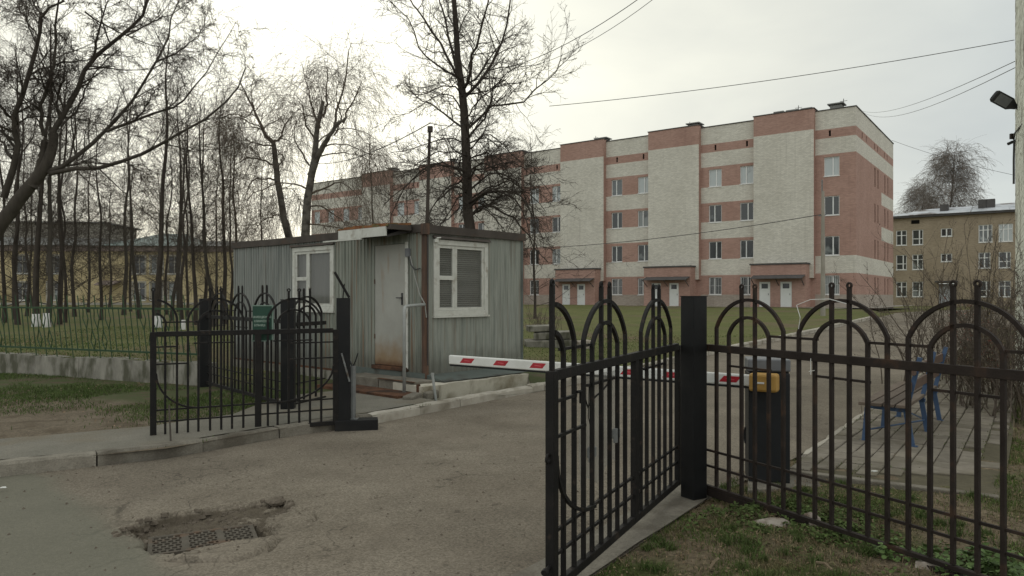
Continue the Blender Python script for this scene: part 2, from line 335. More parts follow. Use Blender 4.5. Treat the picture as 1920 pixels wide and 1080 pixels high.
M['glass_far_high'] = glass_material('glass_far_high', (.11, .125, .125), (.42, .46, .45), .45)  # upper panes: reflected sky painted into a paler base colour
M['glass_booth'] = glass_material('glass_booth', (.125, .125, .11), (.17, .17, .15), .8)
_p = find(M['glass_booth'], 'ShaderNodeBsdfPrincipled')[0]; _p.inputs['Alpha'].default_value = .62
overlay(M['glass_booth'], (.055, .055, .048), plane_mask(.35, .35, 1, 2.02, 2.05, nscale=3, namp=.35, coords='object', fac=0.0))
ts = bpy.data.materials.new('clear_sheet'); ts.use_nodes = True
t_ = ts.node_tree; p_ = t_.nodes['Principled BSDF']; p_.inputs['Base Color'].default_value = (.42, .41, .36, 1); p_.inputs['Roughness'].default_value = .35
p_.inputs['Alpha'].default_value = .55
M['clear_sheet'] = ts

# ------------------------------------------------------------------ mesh tools
class MB:
    def __init__(s):
        s.v = []; s.f = []; s.m = []
    def quad(s, a, b, c, d, mi=0):
        k = len(s.v); s.v += [tuple(a), tuple(b), tuple(c), tuple(d)]; s.f.append((k, k + 1, k + 2, k + 3)); s.m.append(mi)
    def hexa(s, p, mi=0):
        k = len(s.v); s.v += [tuple(x) for x in p]
        for q in ((0, 3, 2, 1), (4, 5, 6, 7), (0, 1, 5, 4), (1, 2, 6, 5), (2, 3, 7, 6), (3, 0, 4, 7)):
            s.f.append(tuple(k + i for i in q)); s.m.append(mi)
    def box(s, x0, y0, z0, x1, y1, z1, mi=0):
        s.hexa([(x0, y0, z0), (x1, y0, z0), (x1, y1, z0), (x0, y1, z0), (x0, y0, z1), (x1, y0, z1), (x1, y1, z1), (x0, y1, z1)], mi)
    def beam(s, p, q, w, h=None, mi=0, up=None):
        p = Vector(p); q = Vector(q); h = h or w
        t = (q - p).normalized()
        u = Vector(up) if up else (Vector((0, 0, 1)) if abs(t.z) < .9 else Vector((0, 1, 0)))
        a = t.cross(u).normalized() * (w / 2); b = a.normalized().cross(t).normalized() * (h / 2)
        s.hexa([p - a - b, p + a - b, p + a + b, p - a + b, q - a - b, q + a - b, q + a + b, q - a + b], mi)
    def tube(s, pts, r, n=6, mi=0, cap=True, sq=False):
        pts = [Vector(p) for p in pts]
        rr = r if isinstance(r, (list, tuple)) else [r] * len(pts)
        k0 = len(s.v); prev = None
        for i, p in enumerate(pts):
            t = (pts[min(i + 1, len(pts) - 1)] - pts[max(i - 1, 0)]).normalized()
            if prev is None:
                ref = Vector((0, 0, 1)) if abs(t.z) < .9 else Vector((0, 1, 0))
                a = t.cross(ref).normalized()
            else:
                a = (prev - t * prev.dot(t)).normalized()
            prev = a
            b = t.cross(a)
            for j in range(n):
                an = 2 * math.pi * (j + (.5 if sq else 0)) / n
                s.v.append(tuple(p + (a * math.cos(an) + b * math.sin(an)) * rr[i]))
        for i in range(len(pts) - 1):
            for j in range(n):
                a_ = k0 + i * n + j; b_ = k0 + i * n + (j + 1) % n
                s.f.append((a_, b_, b_ + n, a_ + n)); s.m.append(mi)
        if cap:
            s.f.append(tuple(k0 + j for j in reversed(range(n)))); s.m.append(mi)
            e = k0 + (len(pts) - 1) * n
            s.f.append(tuple(e + j for j in range(n))); s.m.append(mi)
    def prism(s, poly, z0, z1, mi=0):
        k = len(s.v); n = len(poly)
        s.v += [(x, y, z0) for x, y in poly] + [(x, y, z1) for x, y in poly]
        s.f.append(tuple(reversed(range(k, k + n)))); s.m.append(mi)
        s.f.append(tuple(range(k + n, k + 2 * n))); s.m.append(mi)
        for i in range(n):
            j = (i + 1) % n
            s.f.append((k + i, k + j, k + n + j, k + n + i)); s.m.append(mi)
    def mesh(s, name, mats, smooth=False):
        me = bpy.data.meshes.new(name); me.from_pydata(s.v, [], s.f)
        mats = mats if isinstance(mats, (list, tuple)) else [mats]
        for x in mats: me.materials.append(M[x] if isinstance(x, str) else x)
        if len(mats) > 1: me.polygons.foreach_set('material_index', s.m)
        if smooth: me.polygons.foreach_set('use_smooth', [True] * len(me.polygons))
        me.update()
        return me
    def obj(s, name, mats, parent=None, smooth=False, bevel=0.0, loc=None):
        o = link(name, s.mesh(name, mats, smooth), parent, loc)
        if bevel:
            b = o.modifiers.new('bevel', 'BEVEL'); b.width = bevel; b.segments = 2; b.limit_method = 'ANGLE'
        return o

def link(name, data, parent=None, loc=None, rz=0.0):
    o = bpy.data.objects.new(name, data); COL.objects.link(o)
    if parent is not None: o.parent = parent
    if loc is not None: o.location = loc
    if rz: o.rotation_euler = (0, 0, rz)
    return o

def tag(o, label=None, cat=None, group=None, kind=None):
    if label: o['label'] = label
    if cat: o['category'] = cat
    if group: o['group'] = group
    if kind: o['kind'] = kind
    return o

def thing(name, label, cat, loc=(0, 0, 0), rz=0.0, group=None):
    o = link(name, None, None, loc, rz); o.empty_display_size = .2
    return tag(o, label, cat, group)

def copy_tree(o, parent=None):
    c = o.copy(); COL.objects.link(c)
    if parent is not None: c.parent = parent
    for ch in list(o.children): copy_tree(ch, c)
    return c

def mesh_np(name, V, Fq, mats, smooth=False, mi=None):
    me = bpy.data.meshes.new(name)
    V = np.asarray(V, dtype=np.float32); Fq = np.asarray(Fq, dtype=np.int32)
    k = Fq.shape[1]
    me.vertices.add(len(V)); me.vertices.foreach_set('co', V.ravel())
    me.loops.add(Fq.size); me.loops.foreach_set('vertex_index', Fq.ravel())
    me.polygons.add(len(Fq)); me.polygons.foreach_set('loop_start', np.arange(0, Fq.size, k, dtype=np.int32))
    for x in (mats if isinstance(mats, (list, tuple)) else [mats]): me.materials.append(M[x])
    if mi is not None: me.polygons.foreach_set('material_index', mi)
    if smooth: me.polygons.foreach_set('use_smooth', np.ones(len(Fq), dtype=bool))
    me.update(calc_edges=True)
    return me

def sstep(a, b, x):
    t = np.clip((x - a) / (b - a), 0, 1)
    return t * t * (3 - 2 * t)

def inside(poly, P):
    P = np.asarray(P); x, y = P[:, 0], P[:, 1]; r = np.zeros(len(P), bool); n = len(poly)
    for i in range(n):
        x0, y0 = poly[i]; x1, y1 = poly[(i + 1) % n]
        c = ((y0 > y) != (y1 > y))
        with np.errstate(divide='ignore', invalid='ignore'):
            xi = (x1 - x0) * (y - y0) / ((y1 - y0) if y1 != y0 else 1e-9) + x0
        r ^= c & (x < xi)
    return r

def segdist(poly, P, closed=True):
    P = np.asarray(P); d = np.full(len(P), 1e9); n = len(poly)
    for i in range(n if closed else n - 1):
        a = np.array(poly[i]); b = np.array(poly[(i + 1) % n]); ab = b - a
        t = np.clip(((P - a) @ ab) / max(1e-9, ab @ ab), 0, 1)
        d = np.minimum(d, np.linalg.norm(P - (a + t[:, None] * ab), axis=1))
    return d

def vnoise(P, s, seed=0):
    """cheap smooth value noise on 2-D points"""
    q = np.asarray(P) * s + seed * 17.13
    i = np.floor(q).astype(int); f = q - i; f = f * f * (3 - 2 * f)
    def h(a, b):
        x = np.sin(a * 127.1 + b * 311.7 + seed * 74.7) * 43758.5453
        return x - np.floor(x)
    v = (h(i[:, 0], i[:, 1]) * (1 - f[:, 0]) + h(i[:, 0] + 1, i[:, 1]) * f[:, 0]) * (1 - f[:, 1]) + \
        (h(i[:, 0], i[:, 1] + 1) * (1 - f[:, 0]) + h(i[:, 0] + 1, i[:, 1] + 1) * f[:, 0]) * f[:, 1]
    return v - .5

def dense(poly, step=.5, closed=True):
    o = []; n = len(poly)
    for i in range(n if closed else n - 1):
        a = np.array(poly[i], float); b = np.array(poly[(i + 1) % n], float)
        k = max(1, int(min(400, np.linalg.norm(b - a) / step)))
        for j in range(k): o.append(tuple(a + (b - a) * j / k))
    if not closed: o.append(tuple(poly[-1]))
    return o

def patch(name, poly, hf, mats, grids, bstep=.5, kind='structure'):
    """terrain patch: boundary polygon triangulated with interior grid points; grids = [(x0,y0,x1,y1,step)]"""
    rng = np.random.default_rng(3)
    B = dense(poly, bstep); pts = [np.array(B)]; done = []
    for (x0, y0, x1, y1, st) in grids:
        gx, gy = np.meshgrid(np.arange(x0, x1, st), np.arange(y0, y1, st)); g = np.stack([gx.ravel(), gy.ravel()], 1)
        g = g + rng.uniform(-.2, .2, g.shape) * st
        keep = inside(poly, g) & (segdist(poly, g) > st * .35)
        for (a0, b0, a1, b1) in done:
            keep &= ~((g[:, 0] > a0) & (g[:, 0] < a1) & (g[:, 1] > b0) & (g[:, 1] < b1))
        done.append((x0, y0, x1, y1)); pts.append(g[keep])
    P = np.concatenate(pts); nB = len(B)
    r = delaunay_2d_cdt([Vector(p) for p in P.tolist()], [(i, (i + 1) % nB) for i in range(nB)], [], 1, 1e-5)
    V2 = np.array([(v.x, v.y) for v in r[0]]); Fc = np.array([f for f in r[2] if len(f) == 3])
    V = np.concatenate([V2, hf(V2)[:, None]], 1)
    a = V2[Fc[:, 1]] - V2[Fc[:, 0]]; b = V2[Fc[:, 2]] - V2[Fc[:, 0]]
    fl = (a[:, 0] * b[:, 1] - a[:, 1] * b[:, 0]) < 0
    Fc[fl] = Fc[fl][:, ::-1]
    o = link(name, mesh_np(name, V, Fc, mats, smooth=True)); o['kind'] = kind
    return o

def at(px, py, Y):
    """world point seen at photo pixel (px, py) at depth Y: used to set out measured positions"""
    return Vector(((px - 960) / F * Y, Y, EYE - (py - 555) / F * Y))
# ------------------------------------------------------------------ ground heights
def h_road(P):
    P = np.atleast_2d(P); return .60 * sstep(15, 55, P[:, 1])
KL = [(-14, 1.0), (-8, 4.4), (-4.69, 6.6), (-3.51, 7.32), (-2.35, 8.83), (-1.795, 9.31), (-.425, 11.28), (.58, 12.6), (1.9, 14.6),
      (5.4, 19.8), (14.3, 32), (20.5, 40.5)]
WC = np.array([-5.25, 12.45]); WD = np.array([-.925, .38])       # low wall: corner and direction
def h_lawn(P):
    P = np.atleast_2d(P); x, y = P[:, 0], P[:, 1]
    R = .60 * sstep(15, 55, y) + .09; Lf = .47 + .30 * sstep(18, 70, y)
    w = sstep(2.5, -5.0, x - .25 * (y - 15))
    dl = -((x + 5.2) * .956 + (y - 12.45) * .294)      # metres to the left of the line from the wall end to the cabin's rear corner
    w = w * np.where(y < 22, sstep(-.1, .9, dl) + (1 - sstep(-.1, .9, dl)) * sstep(17, 22, y), 1)
    b = (vnoise(P, .35, 1) * .10 + vnoise(P, 1.1, 2) * .03)
    edge = np.minimum(1, segdist(KL, P, closed=False) / 1.5)
    return R * (1 - w) + Lf * w + b * edge
def h_yard(P):
    P = np.atleast_2d(P)
    e = np.minimum(1, segdist(KL, P, closed=False) / 1.2)
    lx = (P[:, 0] + 1.415) * .6643 + (P[:, 1] - 11.75) * .7475; ly = -(P[:, 0] + 1.415) * .7475 + (P[:, 1] - 11.75) * .6643
    tr = sstep(-.75, -.55, lx) * sstep(2.9, 2.5, lx) * sstep(-1.15, -.9, ly) * sstep(.5, .2, ly)
    return .105 + e * (vnoise(P, .8, 4) * .05 + vnoise(P, 3.1, 5) * .018) - .105 * tr

# base sheet to the horizon
xs = np.concatenate([-np.geomspace(1200, 3, 22), np.linspace(-2.5, 2.5, 5), np.geomspace(3, 1200, 22)])
ys = np.concatenate([[-300, -100, -30, -10], np.geomspace(1, 60, 14), np.geomspace(80, 1500, 10)])
gx, gy = np.meshgrid(xs, ys); g = np.stack([gx.ravel(), gy.ravel()], 1)
z = h_road(g) - .22 + .04 * sstep(60, 200, g[:, 1])
nx, ny = len(xs), len(ys)
idx = np.arange(nx * ny).reshape(ny, nx)
Fq = np.stack([idx[:-1, :-1].ravel(), idx[:-1, 1:].ravel(), idx[1:, 1:].ravel(), idx[1:, :-1].ravel()], 1)
tag(link('ground', mesh_np('ground', np.concatenate([g, z[:, None]], 1), Fq, 'lawn', True)), kind='structure')

# ---- asphalt drive with the broken gutter around the storm drain
def G2(px, py, z=0.0):
    Y = F * (EYE - z) / (py - 555); return ((px - 960) / F * Y, Y)
HOLE = [G2(*p) for p in [(226, 1000), (250, 984), (300, 968), (360, 957), (425, 950), (480, 941), (520, 934), (545, 940), (540, 957), (515, 968), (512, 985), (516, 1000), (440, 1016), (380, 1028), (304, 1042), (280, 1024), (250, 1010)]]
GR = [(-2.52, 5.0), (-1.905, 5.30), (-1.675, 4.99), (-2.285, 4.68)]          # grate corners
SOCK = [(-2.53, 5.01), (-1.905, 5.315), (-1.66, 4.985), (-2.285, 4.665)]
CRES = [G2(*p) for p in [(516, 1000), (522, 1010), (505, 1028), (470, 1043), (420, 1052), (360, 1050), (316, 1046), (380, 1028), (440, 1016)]]
CRACKS = [[G2(*p) for p in c] for c in [[(380, 955), (420, 946), (452, 942)], [(560, 955), (585, 950), (612, 945)], [(590, 958), (600, 968), (585, 975)],
          [(700, 935), (720, 930), (745, 926)], [(170, 912), (200, 907), (225, 905)], [(500, 985), (520, 988), (530, 984)], [(730, 850), (760, 846), (800, 840)]]]
def h_asphalt(P):
    P = np.atleast_2d(P)
    h = h_road(P) + vnoise(P, .5, 7) * .012
    near = (np.abs(P[:, 0] + 1.5) < 2.6) & (np.abs(P[:, 1] - 5.3) < 2.4)
    Q = P[near]
    if len(Q):
        jit = np.stack([vnoise(Q, 6, 11), vnoise(Q, 6, 12)], 1) * .08 + np.stack([vnoise(Q, 19, 13), vnoise(Q, 19, 14)], 1) * .055 + np.stack([vnoise(Q, 45, 18), vnoise(Q, 45, 19)], 1) * .02
        Qj = Q + jit
        d = segdist(HOLE, Qj); ins = inside(HOLE, Qj)
        dep = np.where(ins, sstep(0, .030, d), 0)
        lump = vnoise(Q, 9, 15) * .045 + vnoise(Q, 24, 16) * .035 + vnoise(Q, 50, 20) * .014
        hq = -dep * (.042 + .05 * sstep(-1.9, -2.8, Q[:, 0])) - np.where(ins, sstep(0, .10, d), 0) * lump + (1 - dep) * sstep(.5, 0, d) * np.where(ins, 0, 1) * vnoise(Q, 9, 17) * .012
        c = inside(CRES, Q + jit * .4); dc = segdist(CRES, Q + jit * .4)
        hq = np.where(c, hq * .1 + .018 * sstep(0, .03, dc), hq)
        edge = CRES[1:7]
        hq = hq - .034 * np.exp(-(segdist(edge, Q + jit * .5, closed=False) / .020) ** 2)
        for k in CRACKS: hq = hq - .034 * np.exp(-(segdist(k, Q + jit * .6, closed=False) / .019) ** 2)
        rim = sstep(.08, .0, d) * np.where(ins, 0, 1)
        hq = hq + rim * .006
        s_in = inside(SOCK, Q); ds = segdist(SOCK, Q)
        hq = np.where(s_in, -.16, hq)
        hq = np.where(~s_in & (ds < .05), np.minimum(hq, -.030), hq)
        h[near] = h[near] + hq
    return h
ROAD = KL + [(25, 47), (31, 53), (60, 66), (120, 80), (160, 60), (90, 48), (40, 39), (27, 36.5), (20, 30.4), (14, 22.6), (7.93, 14.25), (2.89, 7.36), (1.72, 6.03), (1.33, 5.50), (.47, 4.25), (-.15, 3.4), (-1.5, 1.4), (-3, -3), (-14, -3)]
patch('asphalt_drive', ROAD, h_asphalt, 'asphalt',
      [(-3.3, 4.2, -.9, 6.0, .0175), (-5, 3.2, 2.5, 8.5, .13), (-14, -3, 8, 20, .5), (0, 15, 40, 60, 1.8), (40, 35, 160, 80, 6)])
patch('yard_soil', KL[:9] + [(-8, 22), (-5.15, 12.5), (-40, 26.7), (-40, -5), (-14, -5)], h_yard, 'yard',
      [(-14, 2, 2, 15, .22), (-40, -5, 2, 27, 1.2)])
LAWN = [(1.9, 14.6), (5.4, 19.8), (14.3, 32), (20.5, 40.5), (23.5, 46), (25.5, 51.5), (24.9, 59.5), (-30.8, 100.4), (-120, 125), (-140, 60), (-40, 26.85), (-5.2, 12.5), (-3.5, 16.0), (1.2, 15.2)]
patch('lawn', LAWN, h_lawn, 'lawn', [(-14, 12.5, 16, 36, .45), (-60, 12, 30, 70, 2), (-140, 60, 30, 125, 6)], bstep=1)

def strip_pts(line, off):
    """offset a polyline to its left by off"""
    L = [np.array(p, float) for p in line]; o = []
    for i, p in enumerate(L):
        t = L[min(i + 1, len(L) - 1)] - L[max(i - 1, 0)]; t /= np.linalg.norm(t)
        o.append(p + np.array([-t[1], t[0]]) * off)
    return [tuple(x) for x in o]

# sidewalk
SWI = strip_pts([(-14, 1.0), (-8, 4.4), (-4.69, 6.6), (-3.51, 7.32), (-2.35, 8.83), (-1.795, 9.31), (-1.0, 10.45)], .15)
SW = SWI + [(-1.6, 11.0), (-2.5, 11.9), (-3.3, 11.2), (-3.55, 10.4), (-3.6, 9.3), (-4.25, 8.45), (-5.4, 7.72), (-8.6, 6.0), (-14.5, 3.4)]
patch('sidewalk', SW, lambda P: .128 + vnoise(P, .9, 8) * .008 + vnoise(P, 7, 9) * .004, 'sidewalk', [(-14.5, 1, -1, 12, .2)], bstep=.2)

# kerb stones, one object each, as parts of the kerb
kerb = tag(link('kerb', None), kind='structure')
def kerb_run(line, length, w, mats, ztop, zbot, hf, jitter=.012, skip=0.0):
    L = [np.array(p, float) for p in line]; seg = [np.linalg.norm(L[i + 1] - L[i]) for i in range(len(L) - 1)]; tot = sum(seg)
    def pos(s):
        s = min(max(s, 0), tot - 1e-6); i = 0
        while s > seg[i] and i < len(seg) - 1: s -= seg[i]; i += 1
        return L[i] + (L[i + 1] - L[i]) * s / seg[i]
    s = 0.0
    while s < tot - .2:
        ln = length * random.uniform(.92, 1.04); e = min(s + ln, tot)
        a, b = pos(s + .008), pos(e - .008); t = (b - a) / np.linalg.norm(b - a); n = np.array([-t[1], t[0]])
        za, zb = float(hf([a])[0]), float(hf([b])[0]); dz = random.uniform(-1, 1) * jitter; lat = random.uniform(-1, 1) * jitter
        a = a + n * lat; b = b + n * (lat + random.uniform(-1, 1) * jitter)
        mb = MB(); c = .018; K = 7
        prof = [(0, -zbot), (0, ztop - c * 1.5), (c, ztop), (w - c, ztop), (w, ztop - c), (w, -zbot)]
        rings = []
        for j in range(K):
            f = j / (K - 1); p = a + (b - a) * f; zz = za + (zb - za) * f + dz
            chip = [(random.uniform(-1, 1) * .006, random.uniform(-1, 1) * .006) for _ in prof]
            if j in (0, K - 1): chip = [(x + .006, z_ - .012) if 0 < q < 3 else (x, z_) for q, (x, z_) in enumerate(chip)]
            rings.append([tuple(p + n * (q[0] + ch[0])) + (zz + q[1] + ch[1],) for q, ch in zip(prof, chip)])
        k0 = 0; m = len(prof)
        for r_ in rings: mb.v += r_
        for j in range(K - 1):
            for i in range(m):
                i2 = (i + 1) % m
                mb.f.append((j * m + i, (j + 1) * m + i, (j + 1) * m + i2, j * m + i2)); mb.m.append(0)
        mb.f.append(tuple(range(m))); mb.m.append(0); mb.f.append(tuple(reversed(range((K - 1) * m, K * m)))); mb.m.append(0)
        mb.obj('kerb_stone', mats, kerb)
        s = e
zero = lambda P: h_road(P)
kerb_run(KL[1:6], 1.0, .15, 'concrete', .125, .25, zero, .010)
kerb_run(KL[5:8], .95, .15, 'kerb_pale', .135, .25, zero, .022)
kerb_run(KL[7:10], 1.0, .15, 'kerb_pale', .12, .25, zero, .015)
kerb_run(KL[9:], 3.0, .16, 'kerb_pale', .15, .25, zero, .01)
# right-hand kerb, from the barrier to the far junction (runs away from the viewer, body to its right)
KR = [(2.93, 7.33), (7.93, 14.25), (14, 22.6), (20, 30.4)]
KRr = [tuple(p) for p in KR[::-1]]
kerb_run(KRr, 1.05, .09, 'kerb_pale', .06, .25, zero, .006)

# concrete footing strip under the right gate and post
FS = [(1.72, 6.03), (.47, 4.25), (-.15, 3.4), (-.70, 2.6)]
FSo = strip_pts(FS, -.36)
foot = patch('footing_strip', FS + FSo[::-1], lambda P: .020 + vnoise(P, 3, 21) * .012, 'concrete', [(-1.5, 2, 2.2, 6.5, .12)], bstep=.15)

# right verge: soil and grass on both sides of the right fence
KRi = strip_pts(KR, -.09)
VERGE = [(1.72, 6.03), (2.1, 6.75), (2.93, 7.33), (3.0, 7.29), (7.93, 14.20), (14, 22.5), (20, 30.3), (27, 36.2), (60, 42), (60, -6), (-3, -6), (-1.5, 1.4), (-.15, 3.4), (.47, 4.25), (1.33, 5.50)]
def h_verge(P):
    P = np.atleast_2d(P)
    e = np.minimum(1, segdist([(-1.5, 1.4), (.47, 4.25), (1.72, 6.03), (2.93, 7.33), (7.93, 14.2), (20, 30)], P, closed=False) / .5)
    return h_road(P) - .01 + e * (.055 + vnoise(P, .9, 31) * .06 + vnoise(P, 3.3, 32) * .05 + vnoise(P, 11, 33) * .018)
patch('verge_soil', VERGE, h_verge, 'soil', [(-1.6, 1.8, 6, 9, .07), (1, 1, 14, 18, .3), (0, -6, 60, 42, 3)], bstep=.2)

# block paving beside the drive, each block a piece
pav = tag(link('block_paving', None), kind='structure')
d_ = np.array([5.0, 6.9]); d_ = d_ / np.linalg.norm(d_); n_ = np.array([d_[1], -d_[0]])
P0 = np.array([2.93, 7.33]) + n_ * .10
# joint bed
bed = [P0 + n_ * -.01 - d_ * .84, P0 + n_ * 1.62 - d_ * .84, P0 + n_ * 1.62 + d_ * 9.5, P0 - n_ * .01 + d_ * 9.5]
mb = MB(); mb.quad(*[(p[0], p[1], .068) for p in bed]); o = mb.obj('joint_sand', 'joint', pav)
BW, BL = .175, .27
base_meshes = []
for k in range(6):
    mb = MB(); w_, l_ = BW - .010, BL - .010; c = .008
    r = [(0, 0), (w_, 0), (w_, l_), (0, l_)]
    top = [(c, c), (w_ - c, c), (w_ - c, l_ - c), (c, l_ - c)]
    dz = [random.uniform(-.003, .003) for _ in range(4)]
    mb.v = [(x, y, -.05) for x, y in r] + [(x, y, -.006) for x, y in r] + [(x, y, z) for (x, y), z in zip(top, dz)]
    for i in range(4):
        j = (i + 1) % 4
        mb.f += [(i, j, 4 + j, 4 + i), (4 + i, 4 + j, 8 + j, 8 + i)]; mb.m += [0, 0]
    mb.f.append((8, 9, 10, 11)); mb.m.append(0)
    base_meshes.append(mb.mesh('paving_block', 'paver'))
cnt = 0; far = MB()
rzp = math.atan2(-n_[1] * -1, n_[0])
rzp = math.atan2(n_[1], n_[0])
for j in range(-3, 30):
    for i in range(9):
        off = (.5 if i % 2 else 0)
        p = P0 + n_ * (i * BW + .01) + d_ * ((j + off) * BL)
        if (p - P0) @ d_ < -1.0 + .10 * i: continue
        if i == 8 and random.random() < .35: continue
        if i == 7 and random.random() < .06: continue
        cnt += 1
        o = link('paving_block', random.choice(base_meshes), pav, (p[0], p[1], .084 + h_road([p])[0] + random.uniform(-.006, .006) + .02 * vnoise([p], .9, 44)[0]), rzp + random.uniform(-.012, .012))
        o.rotation_euler[0] = random.uniform(-.012, .012)
# small kerb across the near end of the paving
mb = MB(); a = P0 - d_ * .90; b = P0 + n_ * 1.6 - d_ * .88
mb.beam((a[0], a[1], .03), (b[0], b[1], .045), .09, .10); mb.obj('end_kerb', 'concrete', pav, bevel=.01)
# drive slab under the barrier cabinet
mb = MB(); mb.prism([(1.95, 5.98), (2.62, 6.12), (2.78, 6.66), (2.2, 6.72)], -.1, .045); tag(mb.obj('barrier_footing', 'concrete', bevel=.01), kind='structure')

# pale apron and crossing path along the hospital
HC = np.array([28.58, 60.0]); HS = np.array([.592, .806]); HF = np.array([-.806, .592])
def hp(x, y): return tuple(HC + HS * x + HF * y)
patch('apron_path', [hp(-2.6, -5), hp(-2.6, 72), hp(.3, 72), hp(.3, 0), hp(19, 0), hp(19, -2), hp(-.9, -2)], lambda P: h_road(P) + .10, 'apron', [], bstep=1.5)
patch('lawn_path', [hp(-9.4, -1), hp(-9.4, 14), hp(-8.2, 14.2), hp(-8.2, -1)], lambda P: h_lawn(P) + .05, 'apron', [], bstep=1)

# ---- storm drain grate
t = thing('storm_drain_grate', 'rectangular cast iron storm drain grate sunk in the broken asphalt', 'drain grate', (GR[0][0], GR[0][1], -.026), 0)
ga = np.array(GR); ex = ga[1] - ga[0]; Lx = np.linalg.norm(ex); ex /= Lx; ey = ga[3] - ga[0]; Ly = np.linalg.norm(ey); ey /= Ly
t.rotation_euler = (0, 0, math.atan2(ex[1], ex[0])); 
mb = MB(); fr = .028
sy = -1
mb.box(0, sy * fr, -.03, Lx, 0, .006); mb.box(0, sy * Ly, -.03, Lx, sy * (Ly - fr), .006)
mb.box(0, sy * (Ly - fr), -.03, fr, sy * fr, .006); mb.box(Lx - fr, sy * (Ly - fr), -.03, Lx, sy * fr, .006)
mb.obj('grate_frame', 'cast_iron', t, bevel=.002)
panels = [(fr, fr + (Lx - 2 * fr - .09) / 3), (fr + (Lx - 2 * fr - .09) / 3 + .045, fr + 2 * (Lx - 2 * fr - .09) / 3 + .045), (fr + 2 * (Lx - 2 * fr - .09) / 3 + .09, Lx - fr)]
for a, b in ((panels[0][1], panels[1][0]), (panels[1][1], panels[2][0])):
    mb = MB(); mb.box(a, sy * (Ly - fr), -.02, b, sy * fr, .004); mb.obj('cross_plate', 'cast_iron', t)
for (a, b) in panels:
    mb = MB()
    w = b - a; h = Ly - 2 * fr; nc, nr_ = 4, 7
    # perforated plate: staggered slots left between short bars
    cw, ch = w / nc, h / nr_
    for r_ in range(nr_ + 1):
        y0 = fr + r_ * ch - .006
        mb.box(a, sy * (y0 + .012), -.016, b, sy * y0, .003)
    for r_ in range(nr_):
        y0 = fr + r_ * ch
        for c_ in range(nc + 1):
            x0 = a + (c_ + (.5 if r_ % 2 else 0)) * cw - .007
            x1 = min(b, x0 + .014); x0 = max(a, x0)
            if x1 <= x0: continue
            mb.box(x0, sy * (y0 + ch - .007), -.016, x1, sy * (y0 + .007), .0028)
    mb.obj('perforated_panel', 'cast_iron', t)
mb = MB()
mb.quad((0, 0, -.12), (Lx, 0, -.12), (Lx, sy * Ly, -.12), (0, sy * Ly, -.12))
for (x0, y0, x1, y1) in ((0, 0, Lx, 0), (Lx, 0, Lx, -Ly), (Lx, -Ly, 0, -Ly), (0, -Ly, 0, 0)):
    mb.quad((x0, y0, -.12), (x1, y1, -.12), (x1, y1, -.025), (x0, y0, -.025))
mb.obj('drain_well', 'void', t)

def rock(r, seed, flat=.6, sub=2):
    import bmesh
    rg = random.Random(seed); bm = bmesh.new(); bmesh.ops.create_icosphere(bm, subdivisions=sub, radius=1)
    offs = [(Vector((rg.uniform(-1, 1), rg.uniform(-1, 1), rg.uniform(-1, 1))).normalized(), rg.uniform(.55, .9)) for _ in range(7)]
    for v in bm.verts:
        for nrm, dd in offs:
            k = v.co.dot(nrm)
            if k > dd: v.co -= nrm * (k - dd)
        v.co *= rg.uniform(.95, 1.05)
        v.co = Vector((v.co.x * r[0], v.co.y * r[1], v.co.z * r[2]))
    me = bpy.data.meshes.new('rock'); bm.to_mesh(me); bm.free(); return me
# asphalt rubble in the hole
for i, (px, py, s) in enumerate([(517, 940, .075), (236, 1006, .06), (248, 1010, .045), (270, 1008, .05)]):
    x, y = G2(px, py); me = rock((s, s * .9, s * .6), 20 + i); me.materials.append(M['asphalt_rubble'])
    o = link('asphalt_lump', me, None, (x, y, .0 if i == 0 else -.045), i * 1.1)
    tag(o, ['rounded grey lump of asphalt on the far right rim of the pothole', 'broken asphalt lump at the left tip of the pothole', 'small asphalt lump just right of the lump at the left tip of the pothole', 'pale asphalt lump beside the left end of the drain grate'][i], 'asphalt lump')
V = []; Fc = []
rgn = np.random.default_rng(5)
Q = rgn.uniform((-3.1, 4.5), (-1.3, 5.9), (1500, 2)); Q = np.concatenate([Q[inside(HOLE, Q) & ~inside(SOCK, Q)][:520], rgn.uniform((-4.6, 3.9), (1.0, 7.6), (260, 2))])
for i in range(46):      # angular chunks along the broken rim and on the floor of the hole
    pass
mb = MB()
rim = dense(HOLE, .045)[:34]
for q in range(110):
    if q < 60:
        x, y = rim[random.randrange(len(rim))]; x += random.gauss(0, .025); y += random.gauss(-.02, .022)
    else:
        x, y = random.uniform(-2.9, -1.5), random.uniform(4.9, 5.7)
        if not inside(HOLE, [(x, y)])[0] or inside(SOCK, [(x, y)])[0]: continue
    s = random.uniform(.010, .034) * (1.2 if q < 60 else .8); z = float(h_asphalt([(x, y)])[0]) - s * .3; k = len(mb.v); a = random.uniform(0, 6)
    ring = [(x + s * random.uniform(.7, 1.2) * math.cos(a + j * 1.2566), y + s * random.uniform(.7, 1.2) * math.sin(a + j * 1.2566)) for j in range(5)]
    hh = s * random.uniform(.5, .9)
    mb.v += [(p[0], p[1], z) for p in ring] + [(x + (p[0] - x) * .72 + random.uniform(-.2, .2) * s, y + (p[1] - y) * .72, z + hh * random.uniform(.75, 1.1)) for p in ring]
    mb.f += [(k + j, k + (j + 1) % 5, k + 5 + (j + 1) % 5, k + 5 + j) for j in range(5)] + [(k + 5, k + 6, k + 7, k + 8, k + 9)]; mb.m += [0] * 6
